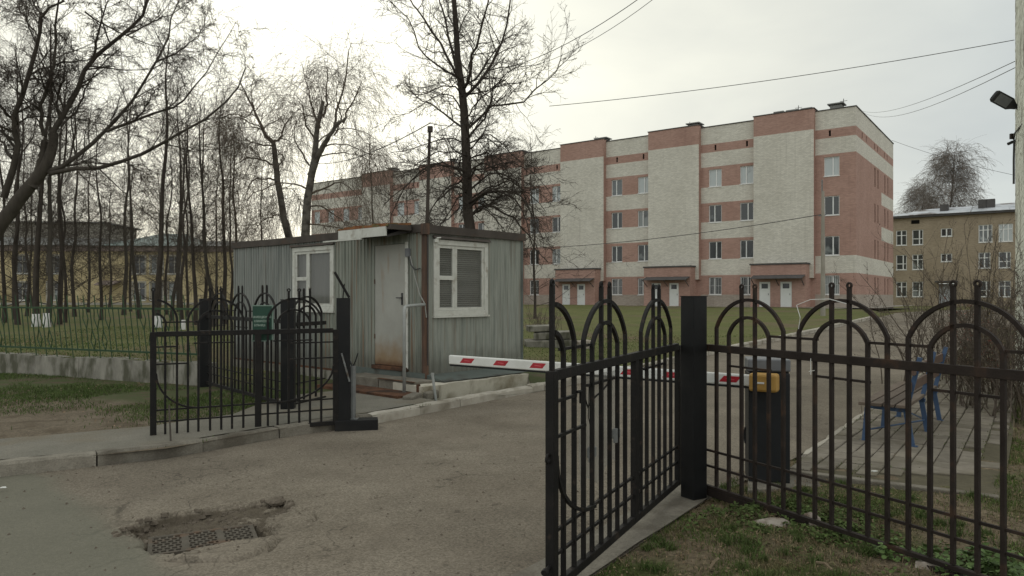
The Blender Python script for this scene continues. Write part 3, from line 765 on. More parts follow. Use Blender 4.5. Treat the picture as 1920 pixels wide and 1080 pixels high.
for x, y in Q:
    s = random.uniform(.004, .017); z = float(h_asphalt([(x, y)])[0]); a = random.uniform(0, 3)
    mb.v += [(x + s * math.cos(a + q * 2.1), y + s * math.sin(a + q * 2.1), z) for q in range(3)] + [(x, y, z + s * .9)]
    k = len(mb.v) - 4; mb.f += [(k, k + 1, k + 3), (k + 1, k + 2, k + 3), (k + 2, k, k + 3)]; mb.m += [0] * 3
tag(mb.obj('gravel', 'asphalt_rubble'), 'loose asphalt gravel lying in the pothole round the drain grate', 'gravel', kind='stuff')
# the two pale stones at the foot of the right fence, and the lump left of the fence foot
for (px, py, r, lab) in [(1440, 982, (.17, .075, .05), 'long flat pale stone lying under the rusty bottom rail of the right fence'),
                         (1519, 980, (.085, .075, .075), 'small rounded pale stone against the right fence bottom rail'),
                         (1742, 1062, (.10, .07, .045), 'grey stone chunk in the soil at the right end of the fence kickplate')]:
    x, y = G2(px, py, .05); me = rock(r, int(px)); me.materials.append(M['stone'])
    tag(link('stone', me, None, (x, y, .05)), lab, 'stone')
# ------------------------------------------------------------------ black gate and fences
BT = .0235
def arc_pts(x0, x1, zb, zs, zp, half=None):
    """bar rising from zb to zs, bending over to a peak zp and down again; half='l'/'r' stops at the peak"""
    xc = (x0 + x1) / 2; hw = (x1 - x0) / 2; up = []
    n = 9
    hh = zp - zs; Rc = (hw * hw + hh * hh) / (2 * hh) if hh < hw * 1.6 else None
    a0 = math.asin(min(1, hw / Rc)) if Rc else 0
    if hh > hw: a0 = math.pi - a0
    for i in range(n + 1):
        a = a0 * (1 - i / n)
        up.append((xc - Rc * math.sin(a), 0, zp - Rc + Rc * math.cos(a)))
    left = [(x0, 0, zb)] + up
    if half == 'l': return left
    right = [(2 * xc - p[0], 0, p[2]) for p in left[::-1]][1:]
    return left + right if half is None else right
def square_bar(pts, name, mat, parent, w=BT, y=0.0):
    mb = MB(); mb.tube([(p[0], p[1] + y, p[2]) for p in pts], w * .707, 4, sq=True)
    return mb.obj(name, mat, parent)
def finial_bar(x, zb, zt, mat, parent):
    b = square_bar([(x, 0, zb), (x, 0, zt - .028)], 'finial_bar', mat, parent)
    mb = MB(); r = .016
    mb.tube([(x + r * math.cos(a), 0, zt - .016 + r * math.sin(a)) for a in [math.radians(-100 + 33 * i) for i in range(11)]], .0085, 6)
    mb.obj('ring', mat, b)
    return b
def rails(root, x0, x1, mat, z_top=1.23, low=(.395, .268), bottom=(.105, .05), topw=.056):
    mb = MB(); mb.box(x0, -.02, z_top - topw / 2, x1, .02, z_top + topw / 2); mb.obj('top_rail', mat, root, bevel=.003)
    for z in low:
        if z: square_bar([(x0, 0, z), (x1, 0, z)], 'cross_rail', mat, root, .017, y=.004)
    z, h = bottom
    mb = MB(); mb.box(x0, -.018, z - h / 2, x1, .018, z + h / 2); mb.obj('bottom_rail', mat, root, bevel=.003)
def arch_group(root, xs, mat, zb=.12, dz=0.0):
    """xs: six bar positions: outer, inner, finial, finial, inner, outer"""
    square_bar(arc_pts(xs[0], xs[5], zb, 1.395, 1.62), 'outer_arch', mat, root)
    square_bar(arc_pts(xs[1], xs[4], zb, 1.345, 1.485), 'inner_arch', mat, root)
    finial_bar(xs[2], zb, 1.735, mat, root); finial_bar(xs[3], zb, 1.735, mat, root)

def gate_leaf(name, label, free, hinge, mat, mirror_curve):
    fx, fy = free; hx, hy = hinge; L = math.hypot(hx - fx, hy - fy)
    t = thing(name, label, 'gate', (fx, fy, 0), math.atan2(hy - fy, hx - fx), 'double drive gate standing open')
    s = L / 2.53
    P = [p * s for p in (0, .15, .30, .44, .576, .73, .879, 1.025, 1.18, 1.386, 1.524, 1.664, 1.825, 1.98, 2.14, 2.31, 2.53)]
    mb = MB(); mb.box(-.032, -.025, .075, .032, .025, 1.255); mb.obj('free_stile', mat, t, bevel=.004)
    mb = MB(); mb.box(L - .03, -.022, .075, L + .03, .022, 1.24); mb.obj('hinge_stile', mat, t, bevel=.004)
    mb = MB(); mb.box(P[9] - .035, -.02, .1, P[9] + .035, .02, 1.21); mb.obj('middle_stile', mat, t, bevel=.004)
    rails(t, .033, L - .031, mat, bottom=(.10, .05))
    # quarter arches on the free edge
    finial_bar(0, 1.255, 1.735, mat, t)
    square_bar(arc_pts(-P[2], P[2], .12, 1.40, 1.61, 'r'), 'quarter_arch', mat, t)
    square_bar(arc_pts(-P[1], P[1], .12, 1.30, 1.46, 'r'), 'quarter_arch', mat, t)
    arch_group(t, P[3:9], mat); arch_group(t, P[10:16], mat)
    # short links
    square_bar([(P[1] - .03, 0, 1.36), (P[4] + .01, 0, 1.36)], 'link_bar', mat, t, .016, y=.01)
    square_bar([(0, 0, 1.09), (P[2] + .012, 0, 1.09)], 'link_bar', mat, t, .017, y=-.006)
    square_bar([(0, 0, .90), (P[3] + .012, 0, .90)], 'link_bar', mat, t, .017, y=-.006)
    square_bar([(P[4] - .05, 0, 1.12), (P[7] + .03, 0, 1.12)], 'link_bar', mat, t, .016, y=.01)
    square_bar([(P[11] - .05, 0, 1.12), (P[14] + .03, 0, 1.12)], 'link_bar', mat, t, .016, y=.01)
    def curve(x0, x1, z0, z1):
        pts = [(x0 + (x1 - x0) * (1 - math.cos(a)), 0, z1 + (z0 - z1) * (1 - math.sin(a))) for a in [math.pi / 2 * i / 12 for i in range(13)]]
        return pts
    square_bar(curve(.03, P[4] + .02, .80, .395), 'curved_brace', mat, t, .020, y=-.012)
    if mirror_curve:
        square_bar([(L - .02, 0, .90), (P[12], 0, .90)], 'link_bar', mat, t, .017, y=-.006)
        square_bar([(L + .01, 0, 1.09), (P[12], 0, 1.09)], 'link_bar', mat, t, .017, y=-.006)
        square_bar(curve(L - .03, P[11], .80, .395), 'curved_brace', mat, t, .020, y=-.012)
    return t, P
LG, LP = gate_leaf('gate_leaf', 'far black iron gate leaf beside the metal cabin, with a green sign on it',
                   (-3.93, 7.91), (-2.16, 8.84), 'black_paint', True)
RG, RP = gate_leaf('gate_leaf', 'near black iron gate leaf opening from the thick square post in the foreground',
                   (.211, 3.81), (1.385, 6.03), 'black_paint', False)
# fittings of the near leaf
mb = MB(); mb.tube([(-.05 + .022 * math.cos(a), 0, .80 + .022 * math.sin(a)) for a in [math.pi * 2 * i / 12 for i in range(13)]], .007, 6); mb.obj('padlock_ring', 'black_paint', RG)
mb = MB(); mb.tube([(-.03, 0, .235), (-.075, 0, .225)], .010, 8); mb.tube([(-.075, 0, .225), (-.10, 0, .22)], .018, 8); mb.obj('latch_peg', 'black_paint', RG)
mb = MB(); mb.tube([(RP[2], -.02, 1.11), (RP[2] + .05, -.02, 1.11), (RP[2] + .05, -.02, 1.04)], .010, 6); mb.obj('hook', 'black_paint', RG)
# drop bolt of the far leaf
mb = MB(); mb.tube([(.155, -.56, .03), (.155, -.045, .44)], .009, 6); mb.tube([(.155, -.045, .44), (.155, 0, .44)], .007, 6); mb.obj('drop_bolt', 'bark_left', LG)
# green sign on the far leaf
t = thing('hanging_sign', 'small dark green sign with three lines of pale lettering hung on the far gate leaf', 'sign',
          (-3.93 + .884 * 1.125, 7.91 + .464 * 1.125 + .06, 1.33), math.radians(6))
mb = MB(); mb.box(-.11, -.004, -.20, .11, .012, .20); mb.obj('board', 'sign_green', t)
mb = MB(); mb.box(.1105, -.010, -.19, .125, .014, .20); mb.box(-.12, -.010, .2005, .125, .014, .212); mb.box(-.12, -.010, -.214, .06, .014, -.2005)
mb.obj('border', 'sign_edge', t)
def lettering(txt, size, loc, parent, mat, rot=(math.pi / 2, 0, 0), sx=1.0):
    c = bpy.data.curves.new('lettering', 'FONT'); c.body = txt; c.size = size; c.align_x = 'LEFT'; c.extrude = .0008; c.offset = size * .012
    tmp = bpy.data.objects.new('tmp_text', c); COL.objects.link(tmp)
    dg = bpy.context.evaluated_depsgraph_get(); me = bpy.data.meshes.new_from_object(tmp.evaluated_get(dg)); bpy.data.objects.remove(tmp)
    me.materials.clear(); me.materials.append(M[mat])
    w = max((v.co.x for v in me.vertices), default=1) or 1
    o = link('lettering', me, parent, loc); o.rotation_euler = rot; o.scale = (sx / w if sx else 1, 1, 1)
    return o
lettering('ИНФЕКЦИОННАЯ', .036, (-.103, -.006, .060), t, 'sign_letter', sx=.205)
lettering('КЛИНИЧЕСКАЯ', .036, (-.092, -.006, .012), t, 'sign_letter', sx=.172)
lettering('БОЛЬНИЦА', .036, (-.092, -.006, -.036), t, 'sign_letter', sx=.128)
for z in (.10, .15): pass
# clear plastic sheet tied to the far side of the near leaf
t = thing('plastic_sheet', 'torn sheet of clear plastic tied behind the bars of the near gate leaf', 'plastic sheet', (.211, 3.81, 0), RG.rotation_euler.z)
mb = MB(); nxs, nzs = 8, 12
for i in range(nxs):
    for j in range(nzs):
        def q(a, b):
            x = .50 + .66 * a / nxs; z = .56 + .60 * b / nzs + (.05 * math.sin(a * 1.3) if b == 0 else 0) - .07 * (1 - a / nxs) * (b == 0)
            return (x, .045 + .012 * math.sin(a * 1.9 + b * .4), z)
        mb.quad(q(i, j), q(i + 1, j), q(i + 1, j + 1), q(i, j + 1))
mb.obj('sheet', 'clear_sheet', t, smooth=True)
for x, z in ((.60, .71), (1.03, .75)):
    mb = MB(); mb.box(x - .035, -.005, z - .03, x + .035, .03, z + .03); mb.box(x - .04, -.008, z - .055, x - .02, .02, z + .04); mb.obj('clip', 'grey_pipe', t, bevel=.004)
mb = MB(); mb.tube([(.52, .03, 1.06), (.60, .04, .98), (.70, .03, 1.03), (.85, .04, 1.05), (.97, .03, 1.10), (1.08, .03, 1.12)], .006, 5)
mb.tube([(.60, .03, 1.12), (.59, .03, .92), (.62, .03, .86)], .003, 4); mb.tube([(.78, .03, 1.16), (.80, .03, .96)], .003, 4); mb.obj('tie_wire', 'black_paint', t)

def post(label, x, y, w, zt, rz, name='gate_post', zb=-.05, hinges=(), group='square black steel posts'):
    t = thing(name, label, 'post', (x, y, 0), rz, group)
    mb = MB(); mb.box(-w / 2, -w / 2, zb, w / 2, w / 2, zt); mb.obj('shaft', 'post_paint', t, bevel=.006)
    mb = MB(); mb.box(-w / 2 - .003, -w / 2 - .003, zt, w / 2 + .003, w / 2 + .003, zt + .006); mb.obj('cap', 'post_paint', t)
    for (hx, hy, hz) in hinges:
        mb = MB(); mb.tube([(hx, hy, hz - .05), (hx, hy, hz + .05)], .016, 8); mb.box(min(hx, hx * .75), hy - .012, hz - .03, max(hx, hx * .75), hy + .012, hz + .03); mb.obj('hinge', 'black_paint', t)
    return t
fz = math.atan2(-.886, .464)
pA = post('thick black square post between the near gate leaf and the right fence', 1.475, 5.86, .148, 1.645, fz + .06, hinges=((-.085, -.02, 1.05), (-.085, -.02, .3)))
mb = MB(); mb.box(-.03, .079, .30, .03, .10, 1.25); mb.obj('side_plate', 'post_paint', pA)
pB = post('black square post carrying the far gate leaf, diagonal bar on its top', -2.085, 8.93, .165, 1.62, math.radians(12), hinges=((-.09, 0, 1.05), (-.09, 0, .3)))
mb = MB(); mb.box(-.10, -.10, -.02, .42, .10, .125); mb.obj('base_block', 'post_paint', pB, bevel=.008)
mb = MB(); mb.beam((.07, 0, 1.63), (-.105, -.01, 1.945), .035, .03); mb.obj('diagonal_bar', 'black_paint', pB)
mb = MB(); mb.tube([(-.005, 0, 1.62), (.012, 0, 1.80)], .008, 5); mb.obj('stay', 'black_paint', pB)
mb = MB(); mb.tube([(-.02, -.088, .95), (.075, -.095, .60)], .011, 6); mb.obj('brace_rod', 'grey_pipe', pB)
pD = post('black square post behind the right half of the far gate leaf', -3.03, 9.78, .175, 1.60, math.radians(8))
pC = post('black square post where the low concrete wall ends, farthest from the drive', -5.26, 12.38, .19, 1.60, math.radians(30))
# wicket gate between D and B, standing open behind post D
t = thing('wicket_gate', 'narrow black wicket gate folded open behind the post next to the far gate leaf', 'gate', (-3.10, 9.95, .02), math.radians(72))
rails(t, .03, .95, 'black_paint', low=(.395,))
arch_group(t, [.10, .25, .40, .55, .70, .85], 'black_paint', zb=.15)
mb = MB(); mb.box(0, -.02, .08, .035, .02, 1.25); mb.obj('stile', 'black_paint', t)

def fence(name, label, x, y, rz, L, groups, mat, cell, start, group, extra=0, dz=0.0, bottom=(.105, .05), low=(.395, .268)):
    t = thing(name, label, 'fence', (x, y, dz), rz, group)
    rails(t, 0, L, mat, bottom=bottom, low=low)
    xs0 = start
    for g_ in range(groups):
        xs = [xs0 + cell * i for i in range(6)]
        arch_group(t, xs, mat)
        square_bar([(xs[1], 0, 1.10), (xs[4] + .012, 0, 1.10)], 'link_bar', mat, t, .016, y=.01)
        if g_ < groups - 1:
            square_bar([(xs[4] - .012, 0, 1.352), (xs[4] + 3 * cell + .02, 0, 1.352)], 'link_bar', mat, t, .017, y=.01)
        xs0 += 6 * cell + .003
    return t
FR = fence('iron_fence', 'brown-black wrought iron fence with double arches running right from the thick post', 1.585, 5.905, math.atan2(-.886, .464), 4.4, 5, 'brown_paint', .1345, .123, 'wrought iron fences beside the gate', bottom=(.10, .028))
mb = MB(); mb.box(.0, -.022, .03, 1.0, .022, .085); mb.obj('kick_plate', 'brown_paint', FR, bevel=.003)
mb = MB(); mb.box(1.85, -.022, .02, 2.3, .022, .07); mb.obj('kick_plate', 'brown_paint', FR, bevel=.003)
mb = MB()
for pts in ([(.93, -.02, 1.585), (1.05, -.025, 1.625), (1.20, -.02, 1.63), (1.33, -.02, 1.60)], [(.93, -.02, 1.585), (.97, -.03, 1.50), (.955, -.03, 1.42)], [(1.05, -.02, 1.22), (1.055, -.025, 1.11)], [(1.035, -.02, 1.13), (1.08, -.02, 1.14)]):
    mb.tube(pts, .0026, 5)
tag(mb.obj('ribbon', 'litter_white'), 'frayed white ribbon tied over the second arch of the right fence', 'ribbon').location = FR.location
bpy.data.objects['ribbon'].rotation_euler = FR.rotation_euler
# panel from post C to D
FL = fence('iron_fence', 'black wrought iron fence panel between the two rear posts left of the cabin', -5.20, 12.31, math.atan2(-2.55, 2.2), 3.30, 3, 'black_paint', .158, .20, 'wrought iron fences beside the gate', dz=.07, bottom=(.105, .05))

# ------------------------------------------------------------------ low concrete wall with the green railing
ang = math.atan2(-.38, .925)          # local +x runs to the right, towards post C
t = thing('low_concrete_wall', 'low weathered concrete retaining wall under the green railing at the left', 'wall', (WC[0] + WD[0] * 14, WC[1] + WD[1] * 14, 0), ang)
x = 0.0
while x < 13.9:
    ln = min(random.choice([2.4, 2.4, 1.2]), 13.95 - x)
    mb = MB(); n = 10
    for i in range(n):
        a = x + .006 + (ln - .012) * i / n; b = x + .006 + (ln - .012) * (i + 1) / n
        za, zb_ = [.475 + .014 * math.sin(q * 2.3) + .010 * math.sin(q * 7.1) for q in (a, b)]
        mb.hexa([(a, 0, -.1), (b, 0, -.1), (b, .28, -.1), (a, .28, -.1), (a, .015, za), (b, .015, zb_), (b, .28, zb_ + .01), (a, .28, za + .01)])
    mb.obj('concrete_block', 'wall_concrete', t)
    x += ln
t2 = thing('green_railing', 'dark green metal railing with diamond bars leaning along the low concrete wall', 'railing', t.location, ang)
sh = -.155
def gz(x, z, y=.12): return (x + sh * (z - .5), y, z)
for z in (.625, 1.42):
    mb = MB(); mb.beam(gz(0, z), (13.7, .12, z), .03, .035); mb.obj('rail', 'green_paint', t2)
pat = 'SSSTBTBTSS'
for i in range(22, 92):
    x = .15 * i; k = pat[i % 10]; hi = 1.66 if i % 2 == 0 else 1.44; lo = .40 if k in 'T' or (k == 'S' and i % 5 == 0) else .62
    mb = MB(); r = .012
    if k == 'S' : mb.tube([gz(x, lo), gz(x, hi)], r, 4)
    elif k == 'T':
        mb.tube([gz(x, lo), gz(x, 1.03)], r, 4); mb.tube([gz(x, 1.03), gz(x - .07, 1.22), gz(x - .045, 1.34), gz(x - .045, 1.42)], r, 4); mb.tube([gz(x, 1.03), gz(x + .07, 1.22), gz(x + .045, 1.34), gz(x + .045, 1.42)], r, 4)
        mb.tube([gz(x, 1.42), gz(x, 1.66)], r, 4)
    else:
        mb.tube([gz(x, .62), gz(x - .065, .80), gz(x, 1.0), gz(x + .065, .80), gz(x, .62)], r, 4); mb.tube([gz(x, 1.0), gz(x, 1.42)], r, 4)
    mb.obj('bar', 'green_paint', t2)
for x in (4.4, 13.68):
    mb = MB(); mb.beam((x, .15, .3), (x, .15, 1.44), .03, .03); mb.obj('post', 'green_paint', t2)

# ------------------------------------------------------------------ the metal cabin
CR = np.array([.6643, .7475]); CL = np.array([-.7475, .6643]); CC = np.array([-1.415, 11.75])
ca = math.atan2(CR[1], CR[0])
cabin = thing('guard_cabin', 'grey-green corrugated metal guard cabin on a concrete slab beside the drive', 'cabin', (CC[0], CC[1], 0), ca)
CW, CLn, CZ0, CZ1 = 2.42, 6.3, .40, 2.70
def ribbed(u0, u1, z0, z1, fn, pitch, depth, name, mat, flat=.35):
    mb = MB(); u = u0; prof = []
    while u < u1 - 1e-4:
        for f, d in ((0, 0), (flat, 0), (flat + .12, depth), (.88, depth)):
            x = u + f * pitch
            if x < u1: prof.append((x, d))
        u += pitch
    prof.append((u1, 0))
    for (a, da), (b, db) in zip(prof[:-1], prof[1:]):
        mb.quad(fn(a, z0, da), fn(b, z0, db), fn(b, z1, db), fn(a, z1, da))
    # edge return
    a, da = prof[0]; mb.quad(fn(a, z0, da), fn(a, z1, da), fn(a, z1, -.03), fn(a, z0, -.03))
    return mb.obj(name, mat, cabin)
fA = lambda u, z, d: (-d, u, z)       # door side
fB = lambda u, z, d: (u, -d, z)       # end wall facing the drive
DW = (.47, 1.30, .46, 2.53)           # door opening u0,u1,z0,z1
WA = (2.52, 3.92, 1.37, 2.60)         # long side window casing
WB = (.175, 1.46, 1.32, 2.585)
# door side sheets
S = [(.07, .40, CZ0 - .1, CZ1, 'sheet_green'), (1.36, 1.75, CZ0 - .1, CZ1, 'sheet_green'), (1.75, 2.52, CZ0 - .1, CZ1, 'sheet_green'),
     (2.52, 3.22, CZ0 - .1, WA[2], 'sheet_green'), (3.22, 3.92, CZ0 - .1, WA[2], 'sheet_blue'), (2.52, 3.92, WA[3], CZ1, 'sheet_blue'),
     (3.92, 4.72, CZ0 - .1, CZ1, 'sheet_blue'), (4.72, 5.52, CZ0 - .1, CZ1, 'sheet_blue'), (5.52, 6.26, CZ0 - .1, CZ1, 'sheet_blue')]
for i, (a, b, z0, z1, m) in enumerate(S):
    ribbed(a, b, z0, z1, lambda u, z, d, o=(.004 if i % 2 else .0): fA(u, z, d + o), .098, .016, 'wall_sheet', m)
S = [(.06, .175, CZ0 - .06, CZ1, 'sheet_pale'), (.175, 1.46, CZ0 - .06, WB[2], 'sheet_pale'), (.175, 1.46, WB[3], CZ1, 'sheet_pale'), (1.46, 2.37, CZ0 - .06, CZ1, 'sheet_pale')]
for i, (a, b, z0, z1, m) in enumerate(S):
    ribbed(a, b, z0, z1, lambda u, z, d, o=(.004 if i % 2 else .0): fB(u, z, d + o), .075, .007, 'wall_sheet', m, .5)
# body behind the sheets, open at door and windows
mb = MB()
mb.box(.05, CLn - .02, .3, CW - .02, CLn, CZ1); mb.box(CW - .02, .05, .3, CW, CLn - .02, CZ1); mb.box(.05, .05, .30, CW - .02, CLn - .02, .34)
mb.obj('rear_walls', 'sheet_green', cabin)
# corner posts
mb = MB(); mb.box(-.022, -.022, .24, .062, .062, 2.70); mb.obj('corner_post', 'corner_rust', cabin, bevel=.006)
mb = MB(); mb.box(CW - .05, -.018, .36, CW + .012, .05, 2.70); mb.obj('corner_post', 'skirt_teal', cabin, bevel=.005)
mb = MB(); mb.box(-.018, CLn - .05, .30, .05, CLn + .01, 2.70); mb.obj('corner_post', 'sheet_blue', cabin, bevel=.005)
# roof and fascia
mb = MB(); mb.hexa([(-.02, -.02, 2.70), (CW + .02, -.02, 2.70), (CW + .02, CLn + .02, 2.70), (-.02, CLn + .02, 2.70), (.0, 0, 2.80), (CW, 0, 2.80), (CW, CLn, 2.83), (0, CLn, 2.83)]); mb.obj('roof', 'fascia', cabin)
for (a, b) in ((-.03, 1.35), (1.35, 3.4), (3.4, 5.0), (5.0, CLn + .03)):
    dz = random.uniform(-.006, .006)
    mb = MB(); mb.box(-.055, a + .002, 2.685 + dz, -.025, b - .002, 2.815 + dz); mb.obj('fascia_board', 'fascia', cabin)
for (a, b) in ((-.055, 1.1), (1.1, CW + .04)):
    dz = random.uniform(-.005, .005)
    mb = MB(); mb.box(a + .002, -.058, 2.68 + dz, b - .002, -.025, 2.815 + dz); mb.obj('fascia_board', 'fascia', cabin)
mb = MB(); mb.box(-.06, -.06, 2.65, .045, -.059 + .10, 2.83); mb.obj('fascia_corner', 'corner_rust', cabin)
# drip moulding above the windows
mb = MB(); mb.hexa([(WB[0] - .02, -.075, 2.60), (WB[1] + .04, -.075, 2.60), (WB[1] + .04, -.025, 2.60), (WB[0] - .02, -.025, 2.60), (WB[0] - .02, -.05, 2.635), (WB[1] + .04, -.05, 2.635), (WB[1] + .04, -.025, 2.655), (WB[0] - .02, -.025, 2.655)]); mb.obj('drip_board', 'fascia', cabin)
mb = MB(); mb.hexa([(-.07, WA[0] - .03, 2.61), (-.025, WA[0] - .03, 2.61), (-.025, WA[1] + .05, 2.61), (-.07, WA[1] + .05, 2.61), (-.05, WA[0] - .03, 2.645), (-.025, WA[0] - .03, 2.655), (-.025, WA[1] + .05, 2.655), (-.05, WA[1] + .05, 2.645)]); mb.obj('drip_board', 'fascia', cabin)

def cabin_window(fn, box, flip, lab=None):
    u0, u1, z0, z1 = box; w = .085
    mb = MB()
    def bx(a, b, c, d, d0, d1, m=mb):
        p = [fn(a, c, d0), fn(b, c, d0), fn(b, c, d1), fn(a, c, d1), fn(a, d, d0), fn(b, d, d0), fn(b, d, d1), fn(a, d, d1)]
        m.hexa(p)
    bx(u0, u1, z0, z0 + w, -.04, .030); bx(u0, u1, z1 - w, z1, -.04, .030)
    bx(u0, u0 + w, z0 + w, z1 - w, -.04, .028); bx(u1 - w, u1, z0 + w, z1 - w, -.04, .028)
    wd = mb.obj('window', 'white_paint', cabin, bevel=.004)
    # sill
    mb = MB(); bx(u0 - .02, u1 + .02, z0 - .03, z0 - .001, -.01, .055, mb); mb.obj('sill', 'white_paint', wd)
    # sashes: narrow (split in two) and wide
    iu0, iu1, iz0, iz1 = u0 + w, u1 - w, z0 + w, z1 - w
    wl = (iu1 - iu0) * .36
    if flip: a0, a1, b0, b1 = iu1 - wl, iu1, iu0, iu1 - wl       # narrow on the high-u side
    else: a0, a1, b0, b1 = iu0, iu0 + wl, iu0 + wl, iu1
    s = .052; zm = iz0 + (iz1 - iz0) * .50
    mb = MB()
    for (p0, p1, q0, q1) in ((a0 + .002, a1 - .002, iz0, iz1), (b0 + .002, b1 - .002, iz0, iz1)):
        bx(p0, p1, q0 + .002, q0 + s, -.035, .012, mb); bx(p0, p1, q1 - s, q1 - .002, -.035, .012, mb)
        bx(p0, p0 + s, q0 + s, q1 - s, -.035, .011, mb); bx(p1 - s, p1, q0 + s, q1 - s, -.035, .011, mb)
    bx(a0 + s, a1 - s, zm - .035, zm + .035, -.03, .014, mb)
    mb.obj('sash', 'white_paint', wd, bevel=.003)
    for (p0, p1, q0, q1) in ((a0 + s, a1 - s, iz0 + s, zm - .035), (a0 + s, a1 - s, zm + .035, iz1 - s), (b0 + s, b1 - s, iz0 + s, iz1 - s)):
        mb = MB(); mb.quad(fn(p0, q0, -.012), fn(p1, q0, -.012), fn(p1, q1, -.012), fn(p0, q1, -.012)); mb.obj('pane', 'glass_booth', wd)
    if flip:
        mb = MB()
        for i in range(24):
            a = iu0 + (iu1 - iu0) * i / 24; b = iu0 + (iu1 - iu0) * (i + 1) / 24
            mb.quad(fn(a, iz0, -.10 - .012 * math.sin(i * 1.7)), fn(b, iz0, -.10 - .012 * math.sin(i * 1.7 + 1.7)), fn(b, iz1, -.10 - .012 * math.sin(i * 1.7 + 1.7)), fn(a, iz1, -.10 - .012 * math.sin(i * 1.7)))
        mb.obj('curtain', 'curtain', wd)
    else:
        n = 30
        for i in range(n):
            z = iz0 + .02 + (iz1 - iz0 - .03) * i / n; sl = .011 + .004 * math.sin(i * .9)
            mb = MB(); mb.hexa([fn(iu0, z - sl * .3, -.085), fn(iu1, z - sl * .3 + .004, -.085), fn(iu1, z + sl + .004, -.10), fn(iu0, z + sl, -.10), fn(iu0, z - sl * .3 + .002, -.084), fn(iu1, z - sl * .3 + .006, -.084), fn(iu1, z + sl + .006, -.099), fn(iu0, z + sl + .002, -.099)]); mb.obj('blind_slat', 'blind', wd)
    mb = MB(); mb.quad(fn(u0, z0, -.22), fn(u1, z0, -.22), fn(u1, z1, -.22), fn(u0, z1, -.22)); mb.obj('window_back', 'soffit', wd)
    return wd
cabin_window(fA, WA, True); cabin_window(fB, WB, False)
# door
u0, u1, z0, z1 = DW
mb = MB(); mb.box(-.02, u0 - .07, z0 - .04, .05, u0, z1 + .16); mb.box(-.02, u1, z0 - .04, .05, u1 + .06, z1 + .16); mb.box(-.018, u0, z1, .05, u1, z1 + .16)
fr_ = mb.obj('door_frame', 'sheet_green', cabin)
mb = MB(); mb.box(-.034, u0 - .075, z0 - .02, -.0205, u0 - .005, z1 + .02); mb.obj('door_trim', 'white_paint', cabin)
dobj = link('door', None, cabin, (0, 0, 0)); bpy.data.objects.remove(dobj)
mb = MB(); mb.box(-.012, u0 + .006, z0 + .006, .03, u1 - .006, z1 - .004); door = mb.obj('door', 'door_paint', cabin, bevel=.004)
mb = MB(); mb.box(-.024, u0 + .07, 1.50, -.0125, u0 + .105, 1.70); mb.tube([(-.03, u0 + .09, 1.62), (-.055, u0 + .09, 1.62), (-.055, u0 + .20, 1.62)], .009, 6); mb.obj('handle', 'dark_metal', door)
for z in (.95, 1.9):
    mb = MB(); mb.tube([(-.018, u1 - .004, z - .04), (-.018, u1 - .004, z + .04)], .012, 6); mb.obj('hinge', 'corner_rust', door)
mb = MB(); mb.box(-.05, u0 - .06, z0 - .07, .02, u1 + .05, z0 - .001); mb.obj('threshold', 'rust', cabin, bevel=.004)
mb = MB(); mb.box(-.025, -.02, .27, .02, 2.1, .39); mb.obj('base_beam', 'skirt_teal', cabin)
mb = MB(); mb.box(-.02, 2.1, .26, .02, CLn, .30); mb.obj('base_beam', 'rust', cabin)
mb = MB(); mb.box(-.05, 1.6, -.05, .1, CLn + .05, .258); mb.obj('plinth', 'wall_concrete', cabin)
# teal flashing sloping from the end wall to the slab
mb = MB(); mb.hexa([(.02, -.43, .285), (CW, -.43, .285), (CW, -.0, .28), (.02, -.0, .28), (.02, -.425, .292), (CW, -.425, .292), (CW, -.012, .365), (.02, -.012, .365)]); mb.obj('flashing', 'skirt_teal', cabin)
# canopy above the door
can = MB(); can.hexa([(-.52, .30, 2.60), (-.05, .30, 2.70), (-.05, 1.62, 2.70), (-.52, 1.62, 2.60), (-.52, .30, 2.63), (-.05, .30, 2.80), (-.05, 1.62, 2.80), (-.52, 1.62, 2.63)])
can = can.obj('door_canopy', 'soffit', cabin)
mb = MB(); mb.box(-.56, .31, 2.615, -.535, 1.60, 2.765); mb.obj('canopy_front', 'white_paint', can)
mb = MB(); mb.box(-.566, .95, 2.588, -.525, 2.05, 2.612); mb.obj('canopy_trim', 'white_paint', can)
mb = MB(); n = 16
for i in range(n):
    a = .26 + 1.36 * i / n; b = .26 + 1.36 * (i + 1) / n; h = .02 + .016 * math.sin(i * 2.1) + .012 * math.sin(i * 5.3)
    mb.hexa([(-.56, a, 2.768), (-.06, a, 2.82), (-.06, b, 2.82), (-.56, b, 2.768), (-.55, a, 2.785 + h), (-.07, a, 2.835 + h), (-.07, b, 2.835 + h), (-.55, b, 2.785 + h)])
mb.obj('moss', 'moss_roof', can)
mb = MB(); mb.box(-.54, .22, 2.72, -.1, .309, 2.80); mb.obj('canopy_end', 'fascia', can)
# junction box, cables and lamp bits by the corner
mb = MB(); mb.box(-.075, .33, 2.30, -.022, .42, 2.44); mb.obj('junction_box', 'grey_lid', cabin, bevel=.006)
mb = MB(); mb.tube([(-.05, .34, 2.32), (-.06, .28, 2.16), (-.06, .18, 2.08), (-.05, .06, 2.10)], .011, 6); mb.obj('cable', 'cable', cabin)
mb = MB(); mb.tube([(-.04, .32, 2.31), (-.05, .20, 1.98), (-.045, .08, 1.68), (-.03, -.03, 1.52), (0, -.035, 1.30)], .009, 6); mb.obj('cable', 'cable_pale', cabin)
mb = MB(); mb.tube([(.03, -.035, 2.66), (.03, -.035, .52)], .008, 6); mb.obj('cable', 'cable', cabin)
mb = MB(); mb.tube([(.30, -.05, 2.61), (.20, -.06, 2.60), (.17, -.05, 2.55)], .018, 6); mb.box(.16, -.07, 2.53, .24, -.03, 2.585); mb.obj('window_lamp', 'white_paint', cabin, bevel=.005)

